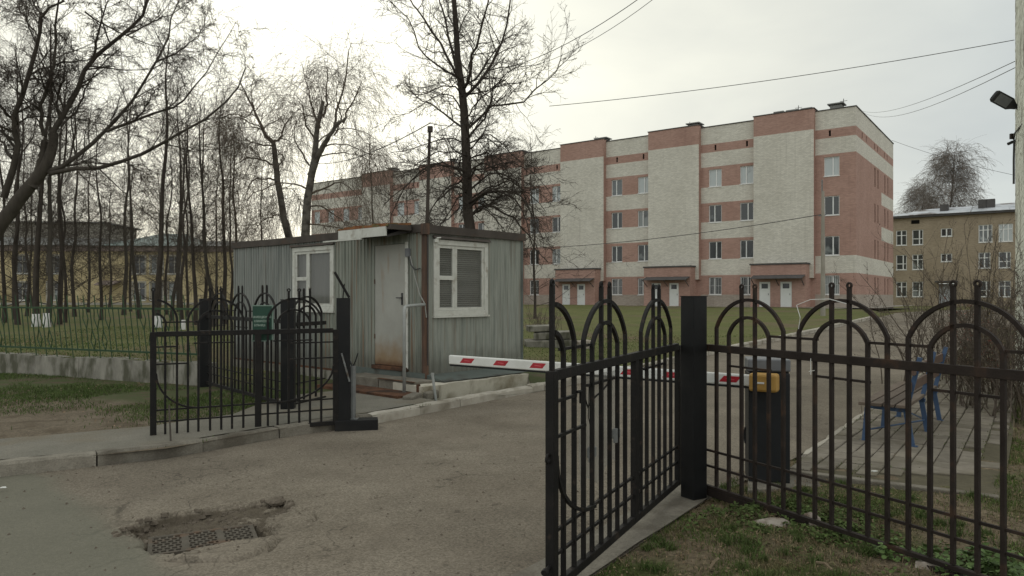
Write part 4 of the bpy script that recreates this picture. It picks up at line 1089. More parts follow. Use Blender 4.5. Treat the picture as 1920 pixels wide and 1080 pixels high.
# slab under the cabin, steps, landing, rail
def cpt(x, y): return (CC[0] + CR[0] * x + CL[0] * y, CC[1] + CR[1] * x + CL[1] * y)
slab = thing('foundation_slab', 'long pale concrete slab under the drive end of the metal cabin', 'concrete slab', (CC[0], CC[1], 0), ca)
mb = MB(); n = 14
for i in range(n):
    a = -.50 + 2.50 * i / n; b = -.50 + 2.50 * (i + 1) / n
    ja, jb = [.012 * math.sin(q * 5.1) + .008 * math.sin(q * 13) for q in (a, b)]
    mb.hexa([(a, -.46 + ja, -.04), (b, -.46 + jb, -.04), (b, .2, -.04), (a, .2, -.04), (a, -.51 + ja, .262 + ja * .5), (b, -.51 + jb, .262 + jb * .5), (b, .2, .28), (a, .2, .28)])
mb.obj('slab_body', 'slab', slab)
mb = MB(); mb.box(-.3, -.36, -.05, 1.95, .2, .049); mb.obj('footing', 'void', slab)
mb = MB(); mb.hexa([(2.004, -.51, .05), (2.10, -.46, .05), (2.10, .1, .05), (2.004, .1, .05), (2.004, -.51, .265), (2.04, -.47, .19), (2.04, .1, .2), (2.004, .1, .28)]); mb.obj('broken_end', 'concrete', slab)
step = thing('door_step', 'worn concrete step under the cabin door', 'step', (CC[0], CC[1], 0), ca)
mb = MB(); mb.box(-.46, -.26, .03, -.03, .62, .305); mb.obj('step_block', 'concrete', step, bevel=.012)
mb = MB(); mb.box(-.47, .63, .03, -.03, 1.55, .30); mb.obj('step_block', 'concrete', step, bevel=.012)
mb = MB(); mb.box(-.50, -.28, .306, -.44, .62, .312); mb.obj('edge_strip', 'rust', step)
land = thing('steel_landing', 'rusty sheet steel landing in front of the cabin door', 'landing', (CC[0], CC[1], 0), ca)
mb = MB(); mb.box(-.99, -.50, .150, -.515, 1.65, .165); mb.obj('deck', 'rust', land)
mb = MB(); mb.box(-.995, -.505, .085, -.975, 1.65, .149); mb.box(-.974, -.505, .085, -.515, -.485, .149); mb.obj('edge_angle', 'rust', land)
for (x, y) in ((-.95, -.42), (-.95, .5), (-.95, 1.4)):
    mb = MB(); mb.box(x - .03, y - .03, .0, x + .03, y + .03, .084); mb.obj('leg', 'concrete', land)
mb = MB(); mb.box(-.52, -.425, .12, -.47, -.385, .29); mb.obj('corner_plate', 'rust', land)
mb = MB(); mb.tube([(-.62, -.22, .165), (-.62, -.22, 1.43), (-.60, -.21, 1.475), (-.55, -.19, 1.49), (-.04, -.03, 1.515)], .026, 8); tag(mb.obj('handrail', 'rail_pale', smooth=True), 'bent grey pipe handrail beside the cabin door', 'handrail')
o = bpy.data.objects['handrail']; o.location = (CC[0], CC[1], 0); o.rotation_euler = (0, 0, ca)
# loose kerb blocks below the landing
for i, (x, y, sx, sy, rz) in enumerate([(-.80, -.62, .36, .16, .4), (-.35, -.50, .26, .18, .1)]):
    p = cpt(x, y); me = MB(); me.box(-sx / 2, -sy / 2, .0, sx / 2, sy / 2, .13)
    o = me.obj('concrete_lump', 'concrete', bevel=.02, loc=(p[0], p[1], .06)); o.rotation_euler = (.05, -.06, ca + rz)
    tag(o, ['broken concrete block lying under the front corner of the steel landing', 'small broken concrete block between the landing and the pale slab'][i], 'concrete block')
mb = MB(); p = at(818, 762, 11.1); q = at(811, 703, 11.1)
mb.tube([(p.x, p.y, .0), tuple(q)], .021, 8); mb.tube([tuple(q), (q.x, q.y, q.z + .03)], .026, 8); tag(mb.obj('thin_stake', 'rail_pale'), 'thin grey stake with a pale tip standing at the kerb before the slab', 'stake')
# mast above the cabin corner
mb = MB(); a = at(800, 424, 11.9); b = at(806, 229, 11.9)
mast = thing('cable_mast', 'thin dark mast rising above the near corner of the cabin', 'mast', (a.x, a.y, 2.7), 0)
d = b - a
mb = MB(); mb.tube([(0, 0, -.1), (d.x * .5, .0, d.z * .5), (d.x, 0, d.z)], [.032, .028, .022], 8); mb.obj('pole', 'bark_dark', mast)
mb = MB(); mb.box(d.x - .035, -.04, d.z - .06, d.x + .045, .04, d.z + .03); mb.obj('insulator', 'fascia', mast)

# ------------------------------------------------------------------ barrier
bar = thing('boom_barrier', 'car park barrier with white and red boom, yellow arm clamp and dark cabinet', 'barrier', (2.245, 6.36, 0), math.atan2(-.02 * 0 + 1.84, -2.93) - math.pi)
b_dir = math.atan2(1.84, -2.93)
bar.rotation_euler = (0, 0, b_dir)          # local +x runs along the boom
cabz = 1.055
mb = MB(); mb.box(-.17, -.15, .045, .17, .15, .985); mb.obj('cabinet', 'cabinet', bar, bevel=.008)
bpy.data.objects['cabinet'].rotation_euler = (0, 0, .35)
mb = MB(); mb.box(-.175, -.155, 1.0, .175, .155, 1.105); o = mb.obj('cabinet_lid', 'grey_lid', bar, bevel=.012); o.rotation_euler = (0, 0, .35)
mb = MB(); mb.box(-.16, -.14, .98, .16, .14, 1.004); o = mb.obj('lid_gasket', 'rubber', bar); o.rotation_euler = (0, 0, .35)
mb = MB(); mb.tube([(.19, -.02, .33), (.20, -.04, .36), (.20, -.04, .44), (.19, -.02, .47)], .01, 6); mb.obj('side_handle', 'rubber', bar)
yb = .25       # boom plane on the viewer side of the cabinet
mb = MB(); mb.box(-.15, yb - .06, .84, .08, yb + .07, .995); mb.obj('arm_clamp', 'yellow_plastic', bar, bevel=.022)
mb = MB(); mb.box(-.05, yb + .0705, .91, .02, yb + .074, .925); mb.obj('clamp_badge', 'litter_white', bar)
mb = MB(); mb.tube([(-.03, .12, .92), (-.03, yb, .92)], .05, 12); mb.obj('shaft', 'cabinet', bar)
BL_ = 3.30
zA, zB = .925, .955
boom = MB(); boom.hexa([(.05, yb - .02, zA - .05), (BL_, yb - .02, zB - .05), (BL_, yb + .02, zB - .05), (.05, yb + .02, zA - .05), (.05, yb - .02, zA + .05), (BL_, yb - .02, zB + .05), (BL_, yb + .02, zB + .05), (.05, yb + .02, zA + .05)])
boom = boom.obj('boom', 'boom_white', bar, bevel=.012)
mb = MB(); mb.hexa([(.06, yb - .012, zA - .068), (BL_ - .01, yb - .012, zB - .068), (BL_ - .01, yb + .012, zB - .068), (.06, yb + .012, zA - .068), (.06, yb - .012, zA - .051), (BL_ - .01, yb - .012, zB - .051), (BL_ - .01, yb + .012, zB - .051), (.06, yb + .012, zA - .051)]); mb.obj('rubber_strip', 'rubber', boom)
for x in (3.05, 2.619, 2.175, 1.637, 1.182, 0.767, 0.248):
    zc = zA + (zB - zA) * (x / BL_) + .002
    mb = MB(); h = .026; w = .075; sk = -.022; y = yb + .0215
    mb.hexa([(x - w - sk, y - .003, zc - h), (x + w - sk, y - .003, zc - h), (x + w - sk, y, zc - h), (x - w - sk, y, zc - h), (x - w + sk, y - .003, zc + h), (x + w + sk, y - .003, zc + h), (x + w + sk, y, zc + h), (x - w + sk, y, zc + h)])
    r_ = mb.obj('reflector', 'red_film', boom)
    mb = MB(); y += .0015; w *= .5; h *= .33
    mb.quad((x - w, y, zc - h), (x + w, y, zc - h * .2), (x + w, y, zc + h), (x - w, y, zc + h * .2)); mb.obj('reflector_mark', 'red_film_light', r_)
# rest for the boom tip
p = at(662, 785, 9.0)
t = thing('boom_rest', 'grey pipe stand with a V fork on the black block by the far gate post', 'stand', (p.x, 8.98, .12), 0)
mb = MB(); mb.tube([(0, 0, 0), (0, 0, .66)], .040, 10); mb.obj('pipe', 'grey_pipe', t, smooth=False)
mb = MB(); mb.box(-.07, -.07, .0, .07, .07, .012); mb.obj('base_plate', 'grey_pipe', t)
mb = MB(); mb.tube([(0, 0, .65), (-.04, 0, .73), (-.12, 0, .86), (-.15, 0, .95)], .010, 6); mb.tube([(0, 0, .65), (.035, 0, .72), (.065, 0, .82)], .008, 6); mb.obj('fork', 'dark_metal', t)

# ------------------------------------------------------------------ bench
A = np.array([3.80, 7.80]); Bd = np.array([.612, .791]); Bn = np.array([.791, -.612])
t = thing('park_bench', 'slatted bench with blue steel legs on the block paving behind the right fence', 'bench', (A[0], A[1], .08), math.atan2(Bd[1], Bd[0]))
for x in (.03, 1.02, 2.0):
    mb = MB(); mb.beam((x, 0, .0), (x, -.03, .37), .035, .05); mb.obj('front_leg', 'blue_paint', t)
    mb = MB(); mb.beam((x, -.46, 0), (x, -.40, .37), .035, .05); mb.obj('rear_leg', 'blue_paint', t)
    mb = MB(); mb.beam((x, -.02, .385), (x, -.44, .365), .035, .04); mb.obj('seat_bearer', 'blue_paint', t)
    mb = MB(); mb.beam((x, -.40, .36), (x, -.53, .93), .035, .045); mb.obj('back_support', 'blue_paint', t)
    for yy in (.02, -.48):
        mb = MB(); mb.box(x - .03, yy - .03, 0, x + .03, yy + .03, .008); mb.obj('foot_plate', 'blue_paint', t)
mb = MB(); mb.tube([(.03, -.005, .12), (1.02, -.44, .14), (2.0, -.005, .12)], .010, 5); mb.obj('brace', 'blue_paint', t)
for i in range(4):
    y = .03 - i * .12
    mb = MB(); mb.box(-.12, y - .105, .405, 2.25, y, .44); mb.obj('seat_plank', 'bench_wood', t, bevel=.006)
for z, y in ((.62, -.445), (.80, -.485)):
    mb = MB(); mb.beam((-.1, y, z), (2.25, y, z), .03, .10); mb.obj('back_plank', 'bench_brown', t, bevel=.005)
# ------------------------------------------------------------------ hospital block
def facade(mb, fn, u0, u1, z0, z1, holes, mfn, reveal=.19, ub=(), zb=()):
    us = sorted(set([u0, u1] + [h[0] for h in holes] + [h[2] for h in holes] + [x for x in ub if u0 < x < u1]))
    zs = sorted(set([z0, z1] + [h[1] for h in holes] + [h[3] for h in holes] + [x for x in zb if z0 < x < z1]))
    us = [u for u in us if u0 <= u <= u1]; zs = [z for z in zs if z0 <= z <= z1]
    for a, b in zip(us[:-1], us[1:]):
        for c, d in zip(zs[:-1], zs[1:]):
            uc, zc = (a + b) / 2, (c + d) / 2
            if any(h[0] < uc < h[2] and h[1] < zc < h[3] for h in holes): continue
            mb.quad(fn(a, c, 0), fn(b, c, 0), fn(b, d, 0), fn(a, d, 0), mfn(uc, zc))
    for (a, c, b, d) in holes:
        for (p, q) in (((a, c), (b, c)), ((b, c), (b, d)), ((b, d), (a, d)), ((a, d), (a, c))):
            mi = mfn((a + b) / 2, (c + d) / 2)
            mb.quad(fn(*p, 0), fn(*q, 0), fn(*q, -reveal), fn(*p, -reveal), mi)

def window_meshes(w, h, mull, frame_mat, glass_mat, f=.065, transom=None, lattice=False, sill=True):
    """window in local coordinates: u = y, outward = -x, origin at the lower corner"""
    fr = MB()
    def bx(m, a, c, b, d, d0, d1): m.box(-d1, a, c, -d0, b, d)
    bx(fr, 0, 0, w, f, -.15, -.09); bx(fr, 0, h - f, w, h, -.15, -.09); bx(fr, 0, f, f, h - f, -.15, -.09); bx(fr, w - f, f, w, h - f, -.15, -.09)
    for m_ in mull: bx(fr, w * m_ - f * .7, f, w * m_ + f * .7, h - f, -.15, -.085)
    if transom: bx(fr, f, h * transom - f * .5, w - f, h * transom + f * .5, -.15, -.088)
    me = fr.mesh('window', frame_mat)
    gl = MB(); gl.quad((.14, f * .5, f * .5), (.14, w - f * .5, f * .5), (.14, w - f * .5, h - f * .5), (.14, f * .5, h - f * .5))
    out = [('pane', gl.mesh('pane', glass_mat))]
    if sill:
        s_ = MB(); bx(s_, -.04, -.06, w + .04, -.001, -.17, .05); out.append(('sill', s_.mesh('sill', 'upvc')))
    if lattice:
        l_ = MB(); n = int(w / .14)
        for i in range(1, n): l_.box(.01, w * i / n - .008, .02, .025, w * i / n + .008, h - .02)
        l_.box(.01, 0, h * .5, .025, w, h * .5 + .016)
        out.append(('security_grille', l_.mesh('security_grille', 'upvc')))
    return me, out
def place_window(ms, parent, loc, rz=0.0):
    me, subs = ms; w = link('window', me, parent, loc, rz)
    for n_, m_ in subs: link(n_, m_, w)
    return w

HA = math.atan2(.806, .592)
hosp = thing('hospital_block', 'long four-storey hospital block in banded pink and white brick with projecting stair bays', 'building', (HC[0], HC[1], 0), HA)
HF_L, HS_L = 70.5, 18.6
BAYS = [(3.2, 8.3), (13.4, 18.55), (23.5, 28.7), (33.8, 39.0), (44.0, 49.2), (54.3, 59.5)]
GAPS = [(8.3, 13.4), (18.55, 23.5), (28.7, 33.8), (39.0, 44.0), (49.2, 54.3), (59.5, 70.5)]
ZB = [0.55, 1.0, 1.78, 3.58, 5.06, 6.98, 8.55, 10.33, 11.80, 13.68, 15.05, 15.82, 17.42]
BR = ['brick_white', 'brick_red', 'brick_plinth']
def band(u, z):           # in the gaps
    if z < .75: return 1
    if z < 1.75: return 2
    if z < 3.58 or 5.06 < z < 6.98 or 8.55 < z < 10.33 or 11.8 < z < 13.68 or 15.05 < z < 15.82: return 1
    return 0
def band_corner(u, z):
    if z < .75: return 1
    if z < 1.75: return 2
    if z < 3.58 or 5.06 < z < 13.68 or 15.05 < z < 15.82: return 1
    return 0
hA = lambda u, z, d: (-d, u, z); hB = lambda u, z, d: (u, -d, z)
WW, WH = 1.22, 1.62; WZ = [1.78, 5.10, 8.50, 11.82]
win = {}
for k, (gm, lat) in enumerate((('glass_far', True), ('glass_far', False), ('glass_far', False), ('glass_far_high', False))):
    win[k] = [window_meshes(WW, WH, (m_,), 'upvc', gm, lattice=lat) for m_ in (.42, .55)]
# corner strip
h = [(1.28, z, 1.28 + WW, z + WH) for z in WZ]
mb = MB(); facade(mb, hA, 0, 3.2, .45, 17.42, h + [(1.95, 15.2, 2.13, 15.7)], band_corner, zb=ZB); mb.obj('corner_wall', BR, hosp)
for k, z in enumerate(WZ): place_window(win[k][0], hosp, (0, 1.28, z))
for gi, (a, b) in enumerate(GAPS):
    cols = [a + .18, a + 3.12] if gi < 5 else [a + .18, a + 3.12, a + 6.2, a + 9.2]
    h = [(u, z, u + WW, z + WH) for u in cols for z in WZ]
    v = [(u + .5, 15.2, u + .68, 15.7) for u in cols]
    mb = MB(); facade(mb, hA, a, b, .45, 17.42, h + v, band, zb=ZB); mb.obj('wall', BR, hosp)
    for u in cols:
        for k, z in enumerate(WZ): place_window(win[k][(gi + k + int(u)) % 2], hosp, (0, u, z))
        mb = MB(); mb.quad((.12, u + .5, 15.2), (.12, u + .68, 15.2), (.12, u + .68, 15.7), (.12, u + .5, 15.7)); mb.obj('attic_vent', 'void', hosp)
mb = MB(); mb.quad((.12, 1.95, 15.2), (.12, 2.13, 15.2), (.12, 2.13, 15.7), (.12, 1.95, 15.7)); mb.obj('attic_vent', 'void', hosp)
PR = .55
for bi, (a, b) in enumerate(BAYS):
    mb = MB(); fn = lambda u, z, d: (-PR - d, u, z)
    mf = lambda u, z: 1 if z > 15.85 else 0
    facade(mb, fn, a, b, 3.2, 17.62, [], mf, zb=[15.85])
    for uu in (a, b):
        for c, d_2 in ((3.2, 15.85), (15.85, 17.62)):
            mb.quad((-PR, uu, c), (.05, uu, c), (.05, uu, d_2), (-PR, uu, d_2), 1)
    # brick quoin strips at the bay edges
    mb.quad((-PR, a, 3.2), (0, a, 3.2), (0, b, 3.2), (-PR, b, 3.2), 0)
    mb.quad((-PR, a, 17.62), (1.5, a, 17.62), (1.5, b, 17.62), (-PR, b, 17.62), 0)
    by = mb.obj('stair_bay', BR, hosp)
    mb = MB(); mb.box(-PR - .05, a - .06, 17.622, 1.6, b + .06, 17.70); mb.obj('coping', 'roof_dark', by)
    # lean wall under the bay
    mb = MB(); mb.quad((-.02, a, .45), (-.02, b, .45), (-.02, b, 3.2), (-.02, a, 3.2)); mb.obj('bay_base', 'brick_red', hosp)
    # entrance porch
    p0, p1 = a + .35, b - .10; px = -PR - 1.15; zt = 4.35
    doors = [(p0 + 1.15, .72, p0 + 2.1, 2.88), (p0 + 2.95, .72, p0 + 3.9, 2.88)]
    mb = MB(); fn = lambda u, z, d, px=px: (px - d, u, z)
    facade(mb, fn, p0, p1, .45, zt, doors, lambda u, z: 0, reveal=.10)
    for uu in (p0, p1): mb.quad((px, uu, .45), (.0, uu, .45), (.0, uu, zt), (px, uu, zt))
    po = mb.obj('porch', 'brick_red', hosp)
    mb = MB(); mb.box(px - .08, p0 - .08, zt + .001, .02, p1 + .08, zt + .13); mb.obj('porch_roof', 'roof_dark', po)
    mb = MB(); mb.hexa([(px - 1.0, p0 + .05, 3.12), (px - .01, p0 + .05, 3.42), (px - .01, p1 - .25, 3.42), (px - 1.0, p1 - .25, 3.12), (px - 1.0, p0 + .05, 3.16), (px - .01, p0 + .05, 3.46), (px - .01, p1 - .25, 3.46), (px - 1.0, p1 - .25, 3.16)]); mb.obj('canopy', 'roof_dark', po)
    for uu in (p0 + .15, (p0 + p1) / 2 - .1, p1 - .35):
        mb = MB(); mb.beam((px - .95, uu, 3.12), (px - .01, uu, 2.55), .05); mb.beam((px - .95, uu, 3.10), (px - .01, uu, 3.38), .04); mb.obj('bracket', 'roof_dark', po)
    for (u_, z_, u2, z2) in doors:
        mb = MB(); mb.box(px + .03, u_ + .01, z_, px + .08, u2 - .01, z2 - .01); dr = mb.obj('door', 'door_white', hosp)
        mb = MB(); mb.quad((px + .027, u_ + .2, z2 - .58), (px + .027, u2 - .2, z2 - .58), (px + .027, u2 - .2, z2 - .16), (px + .027, u_ + .2, z2 - .16)); mb.obj('door_light', 'glass_far', dr)
        mb = MB(); mb.box(px - .003, u_ + .14, z_ + 1.0, px + .025, u_ + .17, z_ + 1.15); mb.obj('handle', 'dark_metal', dr)
    mb = MB(); mb.box(px - 1.1, p0 + .5, .5, px - .01, p1 - .3, .70); mb.obj('porch_step', 'apron', po)
    mb = MB(); mb.box(px - .02, p0 - .01, .45, px + .015, p0 + 1.13, .95); mb.obj('plinth_band', 'brick_red', po)
    mb = MB(); mb.box(px - .02, p0 + 3.92, .45, px + .015, p1 + .01, .95); mb.obj('plinth_band', 'brick_red', po)
# right side wall
sw = []
for z, hh in ((1.78, 1.6), (5.10, 1.75), (8.45, 1.75), (11.75, 1.75)):
    for x in (8.2, 9.7, 13.4, 15.1): sw.append((x, z, x + .55, z + hh))
vs = [(x, 15.2, x + .35, 15.7) for x in (2.4, 4.2, 8.0, 9.6, 13.2, 14.8)]
def band_side(u, z):
    if z < .75: return 1
    if z < 1.75: return 2
    if z < 3.58 or 15.05 < z < 15.82: return 1
    if 5.06 < z < 13.68:
        if u > 11.8 and (6.98 < z < 8.3 or 10.4 < z < 11.6): return 0
        return 1
    return 0
mb = MB(); facade(mb, hB, 0, HS_L, .45, 17.42, sw + vs, band_side, ub=[11.8], zb=ZB + [8.3, 10.4, 11.6]); mb.obj('side_wall', BR, hosp)
for (x0, z0, x1, z1) in vs:
    mb = MB(); mb.quad((x0, .12, z0), (x1, .12, z0), (x1, .12, z1), (x0, .12, z1)); mb.obj('attic_vent', 'void', hosp)
ms = window_meshes(.55, 1.75, (), 'bench_brown', 'glass_far', f=.05, sill=False)
for (x0, z0, x1, z1) in sw: place_window(ms, hosp, (x1, 0, z0), math.pi / 2)
mb = MB(); mb.quad((0, HF_L, .4), (HS_L, HF_L, .4), (HS_L, HF_L, 17.42), (0, HF_L, 17.42)); mb.quad((HS_L, 0, .4), (HS_L, HF_L, .4), (HS_L, HF_L, 17.42), (HS_L, 0, 17.42)); mb.obj('rear_wall', 'brick_white', hosp)
roof = MB(); roof.box(.1, .1, 17.0, HS_L - .1, HF_L - .1, 17.1); roof = roof.obj('roof', 'roof_dark', hosp)
mb = MB(); mb.box(-.06, -.06, 17.422, .3, HF_L + .05, 17.50); mb.box(.301, -.06, 17.422, HS_L + .06, .3, 17.50); mb.obj('coping', 'roof_dark', roof)
rg = random.Random(4)
for u in (4.2, 5.4, 6.6, 14.6, 24.6, 24.9, 35.2, 45.4, 55.8, 1.8):
    mb = MB(); x = 1.5; s_ = rg.uniform(.3, .5); hh = rg.uniform(.5, .9)
    mb.box(x - s_, u - s_, 17.1, x + s_, u + s_, 17.75 + hh * .5); mb.box(x - s_ * 1.4, u - s_ * 1.4, 17.75 + hh * .5 + .05, x + s_ * 1.4, u + s_ * 1.4, 17.75 + hh * .5 + .14)
    for q in (-1, 1): mb.box(x - .05, u + q * s_ * .8 - .05, 17.7 + hh * .5, x + .05, u + q * s_ * .8 + .05, 17.81 + hh * .5)
    mb.obj('vent_stack', 'roof_grey', roof)
for u in (1.2, 4.9, 15.0, 25.4):
    mb = MB(); mb.tube([(1.2, u, 17.1), (1.2, u, 18.5)], .03, 5); mb.beam((1.2, u - .3, 18.3), (1.2, u + .3, 18.3), .03); mb.obj('aerial', 'roof_dark', roof)

# ------------------------------------------------------------------ ochre brick building, far right
A0 = at(1672, 555, 92); oc = thing('ochre_brick_building', 'three-storey ochre brick building with snowy grey roof beyond the hospital corner', 'building', (A0.x, A0.y, 0), math.atan2(-.592, .806))
# local +x to the right along the facade, -y towards the viewer
OL = 42; zt = 11.45
oW = [window_meshes(1.2, 1.9, (.5,), 'upvc', 'glass_far', transom=.66, f=.09), window_meshes(1.2, 1.9, (.34,), 'upvc', 'glass_far', transom=.4, f=.09), window_meshes(1.4, 2.1, (.33, .66), 'upvc', 'glass_far_high', transom=.7, f=.09)]
holes = []; pl = []
cols = [.5, 2.3, 5.4, 9.3, 11.3, 15, 18.5, 22, 26, 30, 34]
for ci, u in enumerate(cols):
    for k, z in enumerate((1.55, 4.95, 8.05)):
        w_, h_ = 1.2, 1.9
        if ci == 2: 
            if k == 0: continue
            h_ = 1.0; z += .9
        if ci in (3, 4) and k == 2: w_, h_ = 1.4, 2.1
        holes.append((u, z, u + w_, z + h_)); pl.append((u, z, w_, h_, (ci + k) % 2))
mb = MB(); fo = lambda u, z, d: (u, -d, z)
facade(mb, fo, 0, OL, .2, zt, holes + [(5.2, .6, 6.9, 3.2)], lambda u, z: 0, reveal=.15)
mb.quad((0, 0, .2), (0, 12, .2), (0, 12, zt), (0, 0, zt)); mb.obj('wall', 'brick_ochre', oc)
small = window_meshes(1.2, 1.0, (.5,), 'upvc', 'glass_far', f=.1)
for (u, z, w_, h_, k) in pl:
    ms = small if h_ == 1.0 else (oW[2] if w_ > 1.3 else oW[k])
    me, subs = ms; w = link('window', me, oc, (u + w_, 0, z), math.pi / 2)
    for n2, m2 in subs: link(n2, m2, w)
mb = MB(); mb.box(5.2, .08, .6, 6.9, .13, 3.15); mb.obj('door', 'roof_pale', oc)
mb = MB(); mb.box(4.9, -1.2, 3.3, 7.2, -.01, 3.5); mb.obj('door_canopy', 'roof_dark', oc)
mb = MB(); mb.box(-.5, -.55, zt + .002, OL, 12.5, zt + .25); mb.obj('cornice', 'roof_dark', oc)
mb = MB(); mb.hexa([(-.6, -.65, zt + .252), (OL, -.65, zt + .252), (OL, 12.6, zt + .252), (-.6, 12.6, zt + .252), (-.6, -.65, zt + .30), (OL, -.65, zt + .30), (OL, 6, zt + 2.3), (3.5, 6, zt + 1.6)]); rf = mb.obj('roof', 'roof_pale', oc)
for u in (5.2, 9.2, 10.0): 
    mb = MB(); mb.box(u, 1.0, zt + .2, u + .9, 2.0, zt + 1.55 + (u > 9) * .3); mb.obj('chimney', 'roof_dark', rf)
for u in (2.2, 14.6, 22): 
    mb = MB(); mb.box(u, -.06, zt - .75, u + .9, -.002, zt - .3); mb.obj('attic_vent', 'void', oc)

# ------------------------------------------------------------------ yellow building behind the left trees
A1 = at(70, 555, 70)
yb_ = thing('yellow_building', 'yellow plastered building with grey roof glimpsed behind the bare trees at the left', 'building', (A1.x - 8, 71, 0), math.radians(4))
zt = 6.1; hol = []
ucols = [2, 5, 8, 16.2, 17.9, 19.6, 30, 33, 40, 44]
wy = window_meshes(1.15, 1.75, (.5,), 'plaster_trim', 'glass_far', transom=.66)
for u in ucols:
    for z in (1.35, 4.0): hol.append((u, z - .1, u + 1.15, z + 1.65))
mb = MB(); facade(mb, fo, 0, 48, .3, zt, hol, lambda u, z: 0 if z > 1.0 else 1, zb=[1.0]); mb.quad((48, 0, .3), (48, 12, .3), (48, 12, zt), (48, 0, zt)); mb.obj('wall', ['plaster_yellow', 'plaster_trim'], yb_)
for (a, c, b, d) in hol:
    w = link('window', wy[0], yb_, (b, 0, c), math.pi / 2)
    for n2, m2 in wy[1]: link(n2, m2, w)
    mb = MB(); mb.box(a - .14, -.03, c - .14, b + .14, -.002, c - .062); mb.box(a - .14, -.03, d + .001, b + .14, -.002, d + .12); mb.box(a - .14, -.03, c - .061, a - .001, -.002, d); mb.box(b + .001, -.03, c - .061, b + .14, -.002, d); mb.obj('window_trim', 'plaster_trim', w).matrix_parent_inverse = w.matrix_basis.inverted()
mb = MB(); mb.box(-.2, -.22, zt + .002, 48.2, 12, zt + .55); mb.obj('cornice', 'plaster_mauve', yb_)
mb = MB(); mb.hexa([(-.5, -.5, zt + .56), (13, -.5, zt + .56), (13, 12, zt + .56), (-.5, 12, zt + .56), (-.5, 1.5, zt + 1.5), (13, 1.5, zt + 1.4), (13, 10, zt + 1.5), (-.5, 10, zt + 2.2)]); mb.obj('roof', 'roof_grey', yb_)
mb = MB(); mb.box(0, 2.2, zt + 1.3, 12.2, 10, zt + 3.0); mb.obj('attic_storey', 'plaster_trim', yb_)
mb = MB(); mb.box(-.4, 1.8, zt + 3.01, 12.7, 10.4, zt + 3.14); mb.obj('attic_roof', 'roof_grey', yb_)
mb = MB(); mb.v = [(13.2, -.5, zt + .56), (22.5, -.5, zt + .56), (22.5, 12, zt + .56), (13.2, 12, zt + .56), (17, 5, zt + 2.2), (19.5, 5, zt + 2.2)]
mb.f = [(0, 1, 5, 4), (1, 2, 5), (2, 3, 4, 5), (3, 0, 4), (3, 2, 1, 0)]; mb.m = [0] * 5; mb.obj('hip_roof', 'roof_green', yb_)
mb = MB(); mb.hexa([(22.6, -.5, zt + .56), (48.4, -.5, zt + .56), (48.4, 12, zt + .56), (22.6, 12, zt + .56), (22.6, 3, zt + 1.3), (48.4, 3, zt + 1.5), (48.4, 10, zt + 1.6), (22.6, 10, zt + 1.4)]); mb.obj('roof', 'roof_grey', yb_)
mb = MB(); mb.hexa([(13.2, -1.6, 2.7), (15.0, -1.6, 2.7), (15.0, -.01, 3.0), (13.2, -.01, 3.0), (13.2, -1.6, 2.8), (15.0, -1.6, 2.8), (15.0, -.01, 3.2), (13.2, -.01, 3.2)]); mb.obj('door_canopy', 'plaster_mauve', yb_)

# ------------------------------------------------------------------ white painted brick corner, right edge
wr = math.atan2(1, .657)
wb = thing('white_brick_building', 'white painted brick wall corner at the right edge with lamp and camera on it', 'building', (9.76, 14.0, 0), wr)
# local +x away from the viewer along the wall; the wall runs back to negative x
mb = MB(); mb.box(-6, -3.0, -.2, -.012, -.012, 9.0); mb.obj('wall', 'near_white_brick', wb)
co = MB(); z = .1; r_ = 0
while z < 9.0:
    x = -6 + (0 if r_ % 2 else .13)
    while x < -.02:
        e = min(x + .25, .0); j = rg.uniform(-.003, .003)
        co.box(x + .005, -.011, z, e - .005, .004 + j, z + .066); x += .26
    y = -2.2 + (0 if r_ % 2 else .06)
    while y < -.03:
        co.box(-.011, y + .004, z, .003, min(y + .12, -.012), z + .066); y += .13 * 2
    z += .0775; r_ += 1
tag(co.obj('brick_course', 'near_white_brick', wb), kind='stuff')
# street lamp head on the wall
p = at(1884, 190, 13.0)
lt = thing('wall_lamp', 'grey LED street lamp head tilted out from the white brick wall', 'lamp', (p.x, p.y, p.z), 0)
u = Vector((-.88, 0, .47)).normalized()
def lp(a, b, c): # a along head, b thickness, c depth
    v = u * a + Vector((.47, 0, .88)).normalized() * b; return (v.x, c, v.z)
mb = MB(); prof = [(-.21, .035), (-.15, .06), (-.08, .105), (.18, .105), (.215, .08), (.22, .04)]
ring1 = [(a, w) for a, w in prof]; pts = [(a, w) for a, w in prof] + [(a, -w) for a, w in prof[::-1]]
k = len(pts)
# head faces downward and toward the viewer
fv = Vector((.30, -.62, -.55)).normalized(); su = u; sv = fv.cross(su).normalized()
V0 = [tuple(su * a + sv * w + fv * .022) for a, w in pts]; V1 = [tuple(su * a + sv * w - fv * .022) for a, w in pts]
mb.v = V0 + V1; mb.f = [tuple(range(k)), tuple(reversed(range(k, 2 * k)))] + [(i, (i + 1) % k, k + (i + 1) % k, k + i) for i in range(k)]; mb.m = [0] * len(mb.f)
mb.obj('lamp_body', 'dark_metal', lt, bevel=.006)
mb = MB(); mb.quad(*[tuple(su * a + sv * w + fv * .0235) for a, w in ((-.07, .085), (.175, .085), (.175, -.085), (-.07, -.085))]); mb.obj('led_panel', 'grey_lid', lt)
mb = MB(); mb.tube([tuple(su * -.19), tuple(su * -.32), tuple(su * -.36 + Vector((.2, .1, -.12)))], .028, 8); mb.obj('arm', 'dark_metal', lt)
p = at(1893, 268, 13.6)
ct = thing('security_camera', 'small dark security camera on the corner of the white brick wall', 'security camera', (p.x, p.y, p.z), 0)
mb = MB(); mb.tube([(-.03, 0, -.02), (.06, 0, .02)], .028, 8); mb.obj('camera_body', 'dark_metal', ct)
